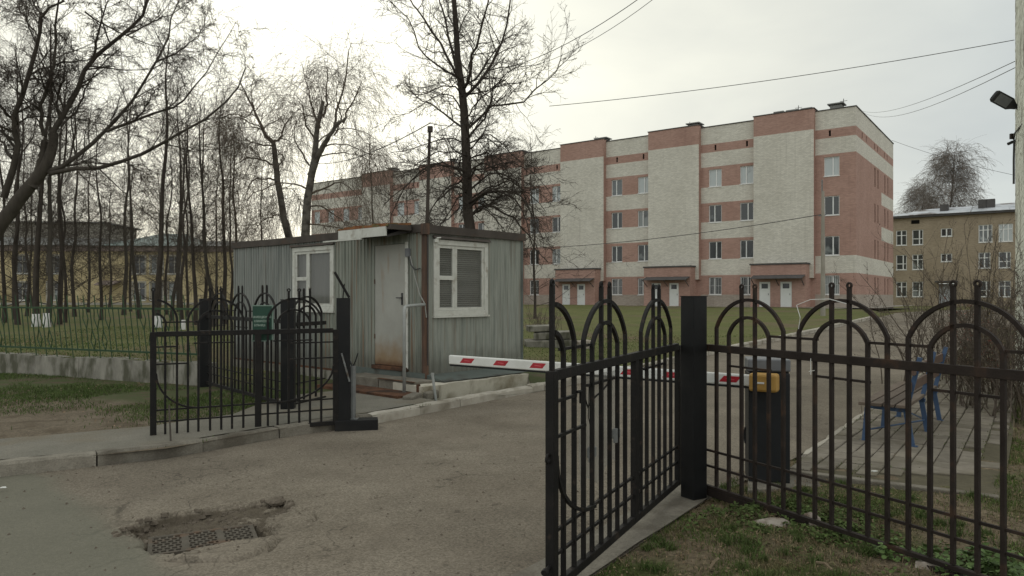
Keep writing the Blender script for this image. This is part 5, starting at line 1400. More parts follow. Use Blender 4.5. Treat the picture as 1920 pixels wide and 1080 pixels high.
mb = MB(); mb.tube([(.05, 0, .02), (.13, .02, .03)], .012, 6); mb.obj('bracket', 'grey_lid', ct)
mb = MB(); mb.box(.03, .0, .08, .10, .05, .18); mb.obj('junction_box', 'brown_paint', ct)
mb = MB(); q = [at(1903, 262, 13.9), at(1905, 250, 13.3), at(1911, 243, 12.4), at(1921, 232, 11.2)]; r2 = [at(1903, 262, 13.9), at(1902, 300, 13.95), at(1902, 345, 13.95)]
mb.tube([tuple(v + Vector((-.03, -.01, 0))) for v in q], .014, 6); mb.tube([tuple(v + Vector((-.02, -.01, 0))) for v in r2], .02, 6); tag(mb.obj('wall_cable', 'cable'), 'dark cable looping across the white brick wall corner', 'cable')

# concrete pole near the hospital
p = at(1543, 598, 41); 
t = thing('concrete_pole', 'pale concrete utility pole on the lawn in front of the hospital corner', 'pole', (p.x, 41, .3), 0)
mb = MB(); mb.tube([(0, 0, 0), (0, 0, 7.3)], [.15, .085], 8); mb.obj('shaft', 'apron', t)
mb = MB(); mb.beam((-.25, 0, 5.9), (.15, 0, 5.95), .05); mb.beam((-.05, 0, 7.2), (-.05, 0, 7.95), .06); mb.obj('bracket', 'grey_pipe', t)
# heap of concrete kerbs and slabs behind the cabin
t0 = at(1030, 640, 20.5)
hb = [(-.05, 0, 1.3, .8, .0, .30, .05, 'grey concrete slab at the bottom of the stack on the lawn behind the cabin'), (.12, .05, 1.1, .75, .32, .20, -.06, 'middle concrete slab of the stack on the lawn behind the cabin'),
      (-.25, 0, .75, .6, .54, .16, .12, 'topmost dark concrete slab of the stack on the lawn behind the cabin'), (.95, -.2, .5, .35, .0, .28, .4, 'short concrete block lying right of the slab stack on the lawn')]
for (dx, dy, w_, d2, z0, hh, rz, lab) in hb:
    mb = MB(); mb.box(-w_ / 2, -d2 / 2, 0, w_ / 2, d2 / 2, hh); o = mb.obj('concrete_slab', 'stone' if z0 == 0 and w_ < 1 else 'wall_concrete', bevel=.02, loc=(t0.x + dx, 20.5 + dy, .12 + z0)); o.rotation_euler = (.02, -.03, rz); tag(o, lab, 'concrete slab', 'concrete slabs stacked on the lawn')
# ------------------------------------------------------------------ bare trees
def tube_np(P, R, sides):
    """P (N,n,3), R (N,n) -> vertices, quads"""
    N_, n = P.shape[:2]
    T = np.empty_like(P); T[:, 1:-1] = P[:, 2:] - P[:, :-2]; T[:, 0] = P[:, 1] - P[:, 0]; T[:, -1] = P[:, -1] - P[:, -2]
    T /= np.maximum(1e-9, np.linalg.norm(T, axis=2, keepdims=True))
    mean = T.mean(1); ref = np.where(np.abs(mean[:, 2:3]) < .75, np.array([[0, 0, 1.0]]), np.array([[0, 1.0, 0]]))
    A = np.cross(T, np.repeat(ref[:, None, :], n, 1)); A /= np.maximum(1e-9, np.linalg.norm(A, axis=2, keepdims=True)); B = np.cross(T, A)
    an = 2 * math.pi * np.arange(sides) / sides
    V = P[:, :, None, :] + R[:, :, None, None] * (A[:, :, None, :] * np.cos(an)[None, None, :, None] + B[:, :, None, :] * np.sin(an)[None, None, :, None])
    base = (np.arange(N_)[:, None, None] * n + np.arange(n - 1)[None, :, None]) * sides; j = np.arange(sides)[None, None, :]; j2 = (j + 1) % sides
    Q = np.stack([base + j, base + j2, base + sides + j2, base + sides + j], -1).reshape(-1, 4)
    return V.reshape(-1, 3), Q

def spawn(rng, P, R, k, t0, t1, ang, angsd, length, lensd, m, rf, up=0.0, wander=.15, droop=0.0, rend=.25, rmin=.002, taperlen=.5, flat=None):
    """children along every parent polyline; length in metres or, when negative, a share of the parent's length"""
    N_, n = P.shape[:2]
    seg = np.linalg.norm(P[:, 1:] - P[:, :-1], axis=2); Lp = seg.sum(1)
    idx = np.repeat(np.arange(N_), k)
    t = t0 + (t1 - t0) * ((np.tile(np.arange(k), N_) + rng.random(N_ * k)) / k)
    f = t * (n - 1); i0 = np.clip(f.astype(int), 0, n - 2); fr = (f - i0)[:, None]
    p = P[idx, i0] * (1 - fr) + P[idx, i0 + 1] * fr
    r = R[idx, i0] * (1 - fr[:, 0]) + R[idx, i0 + 1] * fr[:, 0]
    T = P[idx, i0 + 1] - P[idx, i0]; T /= np.maximum(1e-9, np.linalg.norm(T, axis=1, keepdims=True))
    rv = rng.normal(size=(len(idx), 3)); rv -= T * (rv * T).sum(1, keepdims=True); rv /= np.linalg.norm(rv, axis=1, keepdims=True)
    a = np.radians(rng.normal(ang, angsd, len(idx)))[:, None]
    d = T * np.cos(a) + rv * np.sin(a)
    L = (length if length > 0 else -length * Lp[idx]) * np.exp(rng.normal(0, lensd, len(idx))) * (1 - taperlen * t)
    r0 = np.maximum(rmin, r * rf * rng.uniform(.75, 1.1, len(idx)))
    C = np.empty((len(idx), m, 3)); C[:, 0] = p; st = (L / (m - 1))[:, None]
    for j in range(1, m):
        d = d + rng.normal(0, wander, d.shape); d[:, 2] += up; d[:, 2] -= droop * (j / m)
        d /= np.linalg.norm(d, axis=1, keepdims=True)
        C[:, j] = C[:, j - 1] + d * st
    Rr = r0[:, None] * np.linspace(1, rend, m)[None, :]; Rr = np.maximum(Rr, rmin * .6)
    return C, Rr

def resample(pts, n, jit=0, rng=None):
    pts = np.array([tuple(p) for p in pts], float)
    # Catmull-Rom
    Q = np.concatenate([[2 * pts[0] - pts[1]], pts, [2 * pts[-1] - pts[-2]]]); o = []
    K = len(pts) - 1
    for s in np.linspace(0, K - 1e-6, n):
        i = int(s); f = s - i; p0, p1, p2, p3 = Q[i:i + 4]
        o.append(.5 * ((2 * p1) + (-p0 + p2) * f + (2 * p0 - 5 * p1 + 4 * p2 - p3) * f * f + (-p0 + 3 * p1 - 3 * p2 + p3) * f ** 3))
    o = np.array(o)
    if jit: o[1:] += rng.normal(0, jit, (n - 1, 3))
    return o

def build_parts(chunks, base, name, mats, parent, smooth=True):
    V = []; Q = []; k = 0
    for P, R, s in chunks:
        v, q = tube_np(P - np.array(base), R, s); V.append(v); Q.append(q + k); k += len(v)
    return mesh_np(name, np.concatenate(V), np.concatenate(Q), mats, smooth)

def tree(name, label, base, trunks, limbs, twig_levels, bark, twigm, seed, group=None, wash=None, limb_n=12, parts=True):
    """trunks/limbs: lists of (points, r0, r1) in world space; twig_levels: list of spawn kwargs applied in turn"""
    rng = np.random.default_rng(seed)
    root = thing(name, label, 'tree', base, 0, group)
    tk = []
    for pts, r0, r1 in trunks:
        p = resample(pts, 16, .012, rng)[None]; r = np.linspace(r0, r1, 16)[None]; r[0, 0] *= 1.25; tk.append((p, r, 9))
    me = build_parts(tk, base, 'trunk', bark, root); link('trunk', me, root)
    P = np.stack([resample(pts, limb_n, .02, rng) for pts, _, _ in limbs]); R = np.stack([np.linspace(r0, r1, limb_n) for _, r0, r1 in limbs])
    lv = [(P, R, 6)]
    return root, rng, lv, base

def grow(root, rng, lv, base, levels, bark, twigm):
    out_l = [lv[0]]; out_t = []
    cur = lv[0]
    for kw in levels:
        kw = dict(kw); sides = kw.pop('sides', 3); where = kw.pop('to', 't')
        C, Rr = spawn(rng, cur[0], cur[1], **kw)
        cur = (C, Rr, sides)
        (out_l if where == 'l' else out_t).append(cur)
    link('limbs', build_parts(out_l, base, 'limbs', bark, root), root)
    link('crown', build_parts(out_t, base, 'crown', twigm, root, smooth=False), root)
    return root

def px_limb(pts, Y0, Y1, r0, r1):
    n = len(pts); q = [at(x, y, Y0 + (Y1 - Y0) * i / (n - 1)) for i, (x, y) in enumerate(pts)]
    return (q, r0, r1)

# --- the big tree behind the cabin
def z2(x, y): return (600 + x / 2.25, y / 2.25)
Yb = 17.2
TX = [(430, 881), (370, 877), (270, 873), (180, 869), (140, 864), (85, 857), (0, 851), (-90, 850), (-200, 853)]
def axis_x(y, T):
    for (y0, x0), (y1, x1) in zip(T[:-1], T[1:]):
        if y1 <= y <= y0: return x1 + (x0 - x1) * (y - y1) / (y0 - y1)
    return T[0][1] if y > T[0][0] else T[-1][1]
def L2(pts, dY, r0, r1):
    q = [z2(*p) for p in pts]; q = [(axis_x(q[0][1] + 7, TX), q[0][1] + 7)] + q
    return px_limb(q, Yb, Yb + dY, r0 * .85, r1)
base = at(886, 640, Yb); base = Vector((base.x, Yb, .1))
trk = [([base, at(884, 520, Yb), at(881, 430, Yb), at(877, 370, Yb), at(873, 270, Yb), at(869, 180, Yb), at(864, 140, Yb), at(857, 85, Yb), at(851, 0, Yb), at(850, -90, Yb), at(853, -200, Yb)], .155, .035)]
limbs = [L2([(625, 400), (690, 320), (735, 250), (775, 150), (805, 0), (812, -160)], .8, .055, .012),
         L2([(620, 350), (640, 250), (660, 180), (690, 90), (710, 0), (740, -140)], -1.0, .05, .012),
         L2([(625, 355), (690, 290), (735, 215), (790, 160), (850, 130)], 1.4, .035, .007),
         L2([(585, 330), (545, 260), (490, 160), (430, 70), (390, 10), (330, -90)], -.8, .045, .010),
         L2([(580, 320), (550, 180), (520, 60), (505, -20), (480, -170)], 1.2, .045, .010),
         L2([(582, 330), (500, 280), (430, 220), (395, 120), (310, 20), (250, -30)], 1.6, .035, .007),
         L2([(592, 395), (560, 365), (500, 365), (430, 395), (340, 385)], -1.2, .03, .005),
         L2([(597, 535), (540, 490), (480, 445), (430, 420), (380, 380), (330, 330)], .6, .04, .006),
         L2([(636, 535), (690, 470), (720, 450), (820, 435), (900, 385), (970, 330), (1010, 270), (1020, 190)], .8, .045, .007),
         L2([(640, 570), (690, 500), (715, 440), (735, 370), (800, 300), (860, 270)], -1.3, .035, .006),
         L2([(600, 600), (550, 585), (470, 600), (390, 625), (300, 645)], .5, .028, .006),
         L2([(642, 665), (690, 645), (740, 665), (790, 720), (830, 800)], -1.0, .028, .006),
         L2([(645, 715), (690, 685), (750, 730), (820, 780), (900, 830), (960, 900)], 1.0, .035, .006),
         L2([(600, 720), (540, 695), (450, 705), (380, 770), (320, 860), (290, 960)], -.8, .04, .007),
         L2([(600, 745), (560, 700), (500, 690), (420, 740), (340, 800), (260, 880)], 1.2, .035, .006),
         L2([(650, 865), (690, 815), (760, 805), (820, 815), (870, 850), (910, 930), (940, 1010)], -.8, .045, .008),
         L2([(655, 890), (700, 868), (770, 890), (830, 930), (870, 990), (910, 1060), (960, 1110)], .8, .045, .008),
         L2([(605, 760), (540, 790), (480, 870), (440, 960)], .9, .03, .006),
         L2([(612, 855), (570, 890), (510, 945), (460, 990)], -.8, .028, .006),
         L2([(655, 830), (720, 790), (800, 760), (870, 740), (940, 700)], 1.6, .03, .005),
         L2([(602, 480), (570, 420), (520, 400), (440, 430), (360, 480), (300, 500)], 1.5, .028, .005),
         L2([(632, 480), (670, 420), (730, 380), (830, 350), (900, 345)], -1.5, .025, .005),
         L2([(575, 200), (600, 110), (630, 30), (650, -90)], .6, .03, .006), L2([(570, 120), (540, 40), (530, -60)], -.7, .025, .005),
         L2([(640, 620), (700, 560), (760, 600), (840, 680), (900, 700)], 1.8, .026, .005),
         L2([(600, 650), (520, 640), (430, 680), (360, 760)], -1.8, .026, .005),
         L2([(650, 790), (700, 740), (780, 730), (850, 790), (890, 900), (900, 1000)], 1.4, .034, .007),
         L2([(650, 845), (720, 800), (800, 830), (860, 900), (890, 1000), (930, 1060)], -1.4, .034, .007),
         L2([(652, 900), (700, 880), (750, 930), (790, 1000)], 1.2, .026, .007), L2([(645, 740), (700, 700), (790, 690), (880, 720), (960, 800)], -1.5, .03, .006),
         L2([(605, 800), (560, 790), (500, 840), (450, 920), (430, 1000)], -1.4, .03, .007), L2([(608, 820), (570, 850), (530, 920), (500, 990)], 1.4, .028, .007),
         L2([(640, 600), (690, 580), (740, 610), (770, 700), (780, 800)], 1.0, .026, .006)]
r_ = tree('large_bare_tree', 'tall dark bare tree rising directly behind the metal cabin with drooping lower limbs', base, trk, limbs, [], 'bark_dark', 'twig', 11)
grow(*r_, [dict(k=16, t0=.10, t1=.97, ang=50, angsd=16, length=-.36, lensd=.3, m=6, rf=.55, up=.03, wander=.17, droop=.05, rmin=.006, sides=4, to='l'),
           dict(k=8, t0=.12, t1=1, ang=46, angsd=16, length=-.46, lensd=.3, m=5, rf=.6, up=.04, wander=.24, rmin=.0048),
           dict(k=5, t0=.15, t1=1, ang=38, angsd=14, length=-.55, lensd=.3, m=4, rf=.7, up=.06, wander=.22, rmin=.0038)], 'bark_dark', 'twig')

# --- the leaning tree at the far left whose crown fans across the sky
Yl = 19.0
def z1(x, y): return (x / 2.7, y / 2.7)
def L1(pts, dY, r0, r1): return px_limb([z1(*p) for p in pts], Yl, Yl + dY, r0 * .72, r1 * .8)
p0 = at(-70, 560, Yl); base = Vector((p0.x, Yl, .45))
trk = [([base, at(-25, 470, Yl), at(20, 395, Yl), at(60, 345, Yl), at(92, 300, Yl), at(100, 250, Yl)], .21, .11),
       ([at(60, 350, Yl), at(80, 300, Yl + .1), at(84, 265, Yl + .1)], .13, .09)]
limbs = [L1([(255, 690), (310, 590), (400, 430), (470, 300), (620, 180), (710, 90), (760, -20), (800, -120)], .6, .115, .03),
         L1([(225, 690), (205, 580), (215, 500), (265, 370), (285, 200), (300, 0), (310, -140)], -.8, .08, .02),
         L1([(300, 600), (290, 530), (320, 380), (335, 260), (330, 200)], 1.0, .045, .012),
         L1([(470, 300), (490, 200), (520, 80), (560, -30)], -.6, .05, .015),
         L1([(230, 870), (340, 830), (450, 750), (550, 650), (640, 540), (720, 430), (830, 250), (860, 130), (910, -20)], .8, .10, .018),
         L1([(540, 665), (620, 630), (720, 600), (850, 550), (950, 490), (1040, 380), (1120, 230), (1200, 120)], 1.4, .06, .010),
         L1([(650, 625), (720, 570), (770, 480), (805, 455)], -.5, .03, .012),
         L1([(250, 880), (400, 850), (550, 835), (680, 800), (790, 740), (920, 670), (1080, 570), (1180, 480), (1240, 370), (1230, 230)], -.4, .085, .012),
         L1([(20, 1000), (90, 750), (80, 620), (130, 430), (190, 200), (215, 80), (320, 0)], -1.2, .13, .03),
         L1([(150, 380), (260, 330), (420, 305), (520, 280)], .7, .035, .012),
         L1([(215, 80), (150, -20), (120, -120)], .3, .04, .02),
         L1([(430, 60), (500, 110), (620, 170), (740, 220), (860, 245), (1000, 262)], 2.0, .035, .006),
         L1([(310, 640), (400, 540), (440, 430), (520, 320), (600, 250)], 1.6, .045, .01),
         L1([(100, 620), (200, 590), (400, 600), (560, 640), (700, 690), (790, 740)], 2.2, .03, .007),
         L1([(90, 640), (20, 560), (-60, 430), (-90, 250)], -1, .06, .015),
         L1([(60, 800), (0, 700), (-80, 600)], 1.2, .06, .015),
         L1([(200, 200), (130, 90), (60, 0)], 1.8, .03, .01), L1([(120, 440), (60, 380), (0, 330)], 1.5, .03, .01),
         L1([(640, 180), (760, 120), (870, 70), (980, 10)], 2.0, .035, .007), L1([(780, 320), (900, 260), (1000, 180), (1060, 60)], -1.3, .03, .006)]
r_ = tree('leaning_bare_tree', 'big bare tree at the left edge leaning right with long rising limbs across the sky', base, trk, limbs, [], 'bark_left', 'twig', 12)
grow(*r_, [dict(k=17, t0=.06, t1=.98, ang=45, angsd=16, length=-.30, lensd=.35, m=6, rf=.45, up=.07, wander=.15, rmin=.007, sides=4, to='l'),
           dict(k=9, t0=.12, t1=1, ang=42, angsd=16, length=-.50, lensd=.35, m=5, rf=.55, up=.02, wander=.2, droop=.16, rmin=.0050),
           dict(k=7, t0=.12, t1=1, ang=38, angsd=16, length=-.64, lensd=.35, m=4, rf=.7, up=.0, wander=.2, droop=.45, rmin=.0042)], 'bark_left', 'twig')

# --- the forked birch pair behind the cabin
def z6(x, y): return (440 + x / 3, 80 + y / 3)
Yf = 26.0
def L6(pts, dY, r0, r1, Y=Yf): return px_limb([z6(*p) for p in pts], Y, Y + dY, r0, r1)
HANG = [dict(k=10, t0=.2, t1=1, ang=48, angsd=15, length=-.42, lensd=.3, m=7, rf=.5, up=.05, wander=.12, droop=.25, rmin=.006, sides=4, to='l'),
        dict(k=9, t0=.15, t1=1, ang=55, angsd=18, length=1.5, lensd=.3, m=7, rf=.5, up=-.05, wander=.12, droop=.5, rmin=.0045, taperlen=.3),
        dict(k=4, t0=.2, t1=1, ang=30, angsd=12, length=.8, lensd=.3, m=4, rf=.7, up=-.1, wander=.12, droop=.4, rmin=.004, taperlen=.3)]
b = at(560, 590, Yf); base = Vector((b.x, Yf, .5))
trk = [([base, at(567, 500, Yf), at(572, 440, Yf), at(576, 380, Yf), at(583, 330, Yf), at(590, 290, Yf), at(593, 250, Yf), at(600, 215, Yf), at(606, 190, Yf)], .19, .06),
       ([at(583, 330, Yf), at(597, 290, Yf - .2), at(612, 265, Yf - .4), at(628, 238, Yf - .5), at(648, 222, Yf - .6)], .12, .05)]
limbs = [L6([(495, 415), (520, 350), (515, 250), (530, 150)], .3, .05, .008), L6([(480, 480), (440, 380), (410, 260), (380, 120)], .6, .045, .007),
         L6([(450, 560), (400, 450), (380, 350), (330, 280)], -.6, .04, .006), L6([(560, 470), (580, 370), (620, 240), (640, 60), (655, 0)], .4, .05, .007),
         L6([(610, 450), (650, 360), (700, 260), (725, 180)], .8, .04, .006), L6([(420, 690), (370, 600), (340, 560), (340, 480), (360, 420)], 1.0, .035, .007),
         L6([(500, 590), (560, 570), (650, 575), (760, 630), (850, 600)], -.7, .03, .005), L6([(560, 520), (600, 420), (570, 300), (600, 180)], 1.2, .035, .006),
         L6([(480, 640), (600, 620), (720, 640), (800, 700)], 1.2, .028, .005), L6([(430, 850), (500, 820), (580, 785), (680, 840), (740, 930)], -.9, .04, .006),
         L6([(410, 915), (500, 930), (600, 1000), (650, 1060)], .9, .035, .006), L6([(400, 1020), (500, 1025), (620, 1050), (740, 1060)], -.5, .035, .008),
         L6([(400, 820), (320, 790), (220, 800), (100, 860), (20, 960)], .8, .035, .006), L6([(440, 600), (520, 520), (640, 480), (760, 520), (860, 600)], 1.5, .03, .005)]
r_ = tree('forked_birch', 'forked birch with hanging twigs left of the big tree behind the cabin', base, trk, limbs, [], 'bark_birch', 'twig_brown', 13)
grow(*r_, HANG, 'twig_brown', 'twig_brown')
b = at(548, 590, Yf + 2); base = Vector((b.x, Yf + 2, .55))
Y2 = Yf + 2
trk = [([base, at(546, 500, Y2), at(541, 445, Y2), at(531, 400, Y2), at(521, 340, Y2), at(516, 300, Y2), at(512, 267, Y2)], .18, .085)]
limbs = [L6([(215, 560), (170, 520), (150, 460), (110, 380), (60, 280), (20, 200)], .4, .085, .014, Y2), L6([(215, 560), (260, 530), (290, 450), (330, 405)], -.5, .05, .012, Y2),
         L6([(210, 580), (150, 575), (60, 540), (20, 440)], .8, .035, .006, Y2), L6([(225, 690), (160, 660), (90, 650), (10, 680), (-60, 760)], -.7, .045, .006, Y2),
         L6([(240, 770), (180, 765), (110, 770), (60, 850), (20, 960)], .9, .04, .006, Y2), L6([(245, 700), (270, 650), (262, 620)], .5, .03, .01, Y2),
         L6([(150, 480), (80, 450), (10, 420), (-80, 470)], 1.2, .03, .005, Y2), L6([(265, 820), (330, 830), (370, 900)], .6, .025, .005, Y2),
         L6([(270, 960), (180, 990), (110, 1060)], -.8, .03, .006, Y2), L6([(100, 380), (60, 420), (-20, 400), (-100, 460)], -.8, .03, .005, Y2), L6([(130, 430), (90, 300), (110, 180)], .8, .03, .006, Y2)]
r_ = tree('leaning_birch', 'pale-barked leaning birch with a broken Y top rising behind the left half of the cabin', base, trk, limbs, [], 'bark_birch', 'twig_brown', 14)
grow(*r_, HANG, 'twig_brown', 'twig_brown')

# --- stand of slim dark trees at the left: three kinds built once, copied
def generic(name, seed, H, r0, lean, nl, kind, bark, tw, fat=1.0):
    rng = np.random.default_rng(seed); root = thing(name, '', 'tree', (0, 0, 0), 0)
    pts = [(0, 0, 0)]; x = y = 0; dx = lean
    for i in range(1, 9):
        x += dx * H / 8 + rng.normal(0, .10); y += rng.normal(0, .10); pts.append((x, y, H * i / 8))
    tr = resample(pts, 18)[None]; R = np.linspace(r0, r0 * .16, 18)[None]; R[0, 0] *= 1.25
    link('trunk', build_parts([(tr, R, 8)], (0, 0, 0), 'trunk', bark, root), root)
    if kind == 'up':
        lv = [dict(k=nl, t0=.32, t1=.98, ang=42, angsd=12, length=-.30, lensd=.3, m=8, rf=.42, up=.10, wander=.13, rmin=.012, sides=4, to='l', taperlen=.75),
              dict(k=9, t0=.12, t1=1, ang=42, angsd=15, length=-.38, lensd=.3, m=5, rf=.5, up=.05, wander=.18, rmin=.0065),
              dict(k=7, t0=.12, t1=1, ang=40, angsd=15, length=-.55, lensd=.3, m=4, rf=.65, up=.04, wander=.2, rmin=.005)]
    elif kind == 'weep':
        lv = [dict(k=nl, t0=.28, t1=.98, ang=42, angsd=12, length=-.30, lensd=.3, m=8, rf=.42, up=.06, wander=.1, droop=.12, rmin=.012, sides=4, to='l', taperlen=.7),
              dict(k=10, t0=.15, t1=1, ang=50, angsd=15, length=1.9, lensd=.3, m=7, rf=.45, up=-.02, wander=.1, droop=.5, rmin=.006, taperlen=.3),
              dict(k=5, t0=.1, t1=1, ang=28, angsd=10, length=1.1, lensd=.3, m=4, rf=.65, up=-.1, wander=.1, droop=.4, rmin=.0048, taperlen=.3)]
    else:   # scrubby: branches from low down
        lv = [dict(k=nl, t0=.06, t1=.98, ang=55, angsd=15, length=-.34, lensd=.35, m=7, rf=.42, up=.02, wander=.2, droop=.05, rmin=.010, sides=4, to='l', taperlen=.6),
              dict(k=9, t0=.12, t1=1, ang=45, angsd=15, length=-.42, lensd=.3, m=5, rf=.5, up=.02, wander=.22, rmin=.0065),
              dict(k=7, t0=.12, t1=1, ang=42, angsd=15, length=-.5, lensd=.3, m=4, rf=.65, up=.02, wander=.22, rmin=.005)]
    for q in lv[1:]: q['rmin'] *= fat
    grow(root, rng, [(tr, R * .5, 6)], (0, 0, 0), lv, bark, tw)
    # drop the duplicate trunk tube from the limbs (it is the trunk part already)
    return root
# limbs mesh of generic trees repeats the trunk centreline thinner, so shrink that copy
protos = {'a': generic('slim_tree', 31, 13.5, .145, .01, 34, 'up', 'bark_dark', 'twig'),
          'b': generic('slim_tree', 32, 12.0, .10, -.03, 30, 'scrub', 'bark_dark', 'twig'),
          'c': generic('weeping_birch', 33, 15.0, .14, .02, 30, 'weep', 'bark_left', 'twig_brown'),
          'd': generic('slim_tree', 34, 11.5, .115, .03, 30, 'up', 'bark_left', 'twig'),
          'e': generic('weeping_birch', 35, 15.0, .17, .0, 110, 'weep', 'bark_birch', 'twig_pale', 2.2), 'f': generic('slim_tree', 36, 12.0, .11, .0, 44, 'scrub', 'bark_left', 'twig', 1.6)}
used = set(); washed = []
stand = [  # px at ground, depth, proto, scale, rotation, whitewashed, label
    (68, 27.5, 'a', .86, .3, 1, 'left one of the two whitewashed trunks standing close together at the far left'),
    (88, 27.3, 'd', .95, 2.1, 1, 'right one of the two whitewashed trunks standing close together at the far left'),
    (297, 25.5, 'a', .76, 1.3, 1, 'thickest dark trunk of the left stand, white band at its foot'),
    (343, 24.6, 'b', .62, 2.9, 1, 'thin trunk with a narrow white band seen through the far gate leaf'),
    (322, 33, 'd', .80, .8, 0, 'slim trunk rising just right of the thickest trunk of the left stand'),
    (366, 29, 'a', .64, 4.0, 0, 'dark slim tree left of the leaning pair beside the cabin'),
    (383, 34, 'b', .85, 5.1, 0, 'scrubby slim tree between the dark trunks left of the cabin'),
    (402, 27.5, 'd', .74, 3.6, 0, 'dark trunk second nearest to the cabin in the left stand'),
    (421, 30, 'a', .70, 2.4, 0, 'dark trunk standing nearest to the cabin in the left stand'),
    (262, 36, 'd', .85, 4.4, 0, 'slim trunk in front of the windows of the yellow building'),
    (190, 34, 'b', .80, 1.0, 0, 'forked slim tree before the blank part of the yellow wall'),
    (232, 40, 'c', .80, .4, 0, 'pale thin birch before the green roof of the yellow building'),
    (140, 38, 'b', .95, 2.2, 0, 'scrubby tree before the left half of the yellow building'),
    (28, 34, 'b', 1.0, 3.9, 0, 'scrubby tree at the left edge behind the leaning tree'),
    (112, 43, 'c', .95, 1.7, 0, 'weeping birch behind the two whitewashed trunks'),
    (445, 44, 'c', .78, 2.8, 0, 'weeping birch behind the left end of the cabin'),
    (336, 46, 'c', .95, 5.0, 0, 'weeping birch farthest back in the middle of the left stand'),
    (490, 48, 'f', .85, .9, 0, 'slim tree beyond the cabin roof left of the leaning birch'),
    (-40, 42, 'c', 1.1, 3.3, 0, 'weeping birch reaching in from beyond the left edge'),
    (700, 47, 'c', .72, 4.1, 0, 'weeping birch before the left wing of the hospital'),
    (405, 55, 'f', .95, 1.9, 0, 'farthest scrubby tree between the stand and the cabin'),
    (205, 57, 'f', .9, 3.0, 0, 'tree close in front of the green roofed part of the yellow building'),
    (60, 56, 'f', 1.0, .2, 0, 'tree close in front of the left end of the yellow building'),
    (300, 60, 'f', .95, 4.6, 0, 'tree close in front of the right wing of the yellow building'),
    (33, 28.5, 'b', .92, 2.0, 0, 'dense scrubby tree in front of the leaning trunk at the left edge'),
    (112, 29.5, 'b', .88, 4.2, 0, 'dense scrubby tree right of the leaning trunk before the whitewashed pair'),
    (8, 30, 'b', .85, 1.1, 0, 'scrubby tree standing right at the left edge behind the green railing'),
    (50, 39, 'b', .85, 5.6, 0, 'low scrubby tree just left of the whitewashed trunk pair'),
    (122, 31, 'b', .72, .5, 0, 'low scrubby tree just right of the whitewashed trunk pair'),
    (165, 45, 'f', .85, 2.5, 0, 'twiggy tree before the attic storey of the yellow building'),
    (245, 47, 'f', .80, 1.4, 0, 'twiggy tree left of the windows of the yellow building'),
    (312, 41, 'b', .85, 3.4, 0, 'twiggy tree just behind the thickest trunk of the left stand'),
    (352, 38, 'b', .80, .9, 0, 'twiggy tree behind the thin white-banded trunk'),
    (432, 36, 'b', .75, 4.9, 0, 'twiggy tree tucked behind the left end of the cabin')]
for (px, Y, k, s, rz, wash, lab) in stand:
    x = (px - 960) / F * Y; z = float(h_lawn([(x, Y)])[0]) - .05
    o = protos[k] if k not in used else copy_tree(protos[k]); used.add(k)
    o.location = (x, Y, z); o.rotation_euler = (0, 0, rz); o.scale = (s, s, s)
    tag(o, lab, 'tree', 'bare trees on the left lawn')
    if wash: washed.append((o, k))
for o, k in washed:
    if True:
        r0 = {'a': .15, 'b': .115, 'c': .15, 'd': .125}[k]
        mb = MB(); mb.tube([(0, 0, .0), (0, 0, .12), (0, 0, .62)], [r0 * 1.32, r0 * 1.22, r0 * 1.10], 10); mb.obj('whitewash', 'whitewash', o, smooth=True)
# birch beyond the ochre building, two crowns
for (px, Y, s, lab) in ((1785, 105, 1.45, 'round bare birch crown rising behind the roof of the ochre building'), (1728, 118, 1.25, 'smaller birch crown left of the round one behind the ochre building')):
    o = protos['e'] if px == 1785 else copy_tree(protos['e']); x = (px - 960) / F * Y; o.location = (x, Y, .5); o.scale = (s * 1.1, s * 1.1, s); o.rotation_euler = (0, 0, px)
    tag(o, lab, 'tree', 'birches behind the ochre building'); o.name = 'weeping_birch'
# shrubby small trees before the hospital (by the left wing)
for (px, Y, k, s, lab) in ((756, 44, 'b', .70, 'small scrubby tree before the hospital seen over the cabin door canopy'), (1003, 35, 'b', .74, 'small scrubby tree right behind the right end of the cabin')):
    o = copy_tree(protos[k]); x = (px - 960) / F * Y; o.location = (x, Y, .5); o.scale = (s, s, s); o.rotation_euler = (0, 0, px * .37)
    tag(o, lab, 'tree', 'small trees before the hospital')
    for c_ in list(o.children):
        if c_.name.startswith('whitewash'): bpy.data.objects.remove(c_)

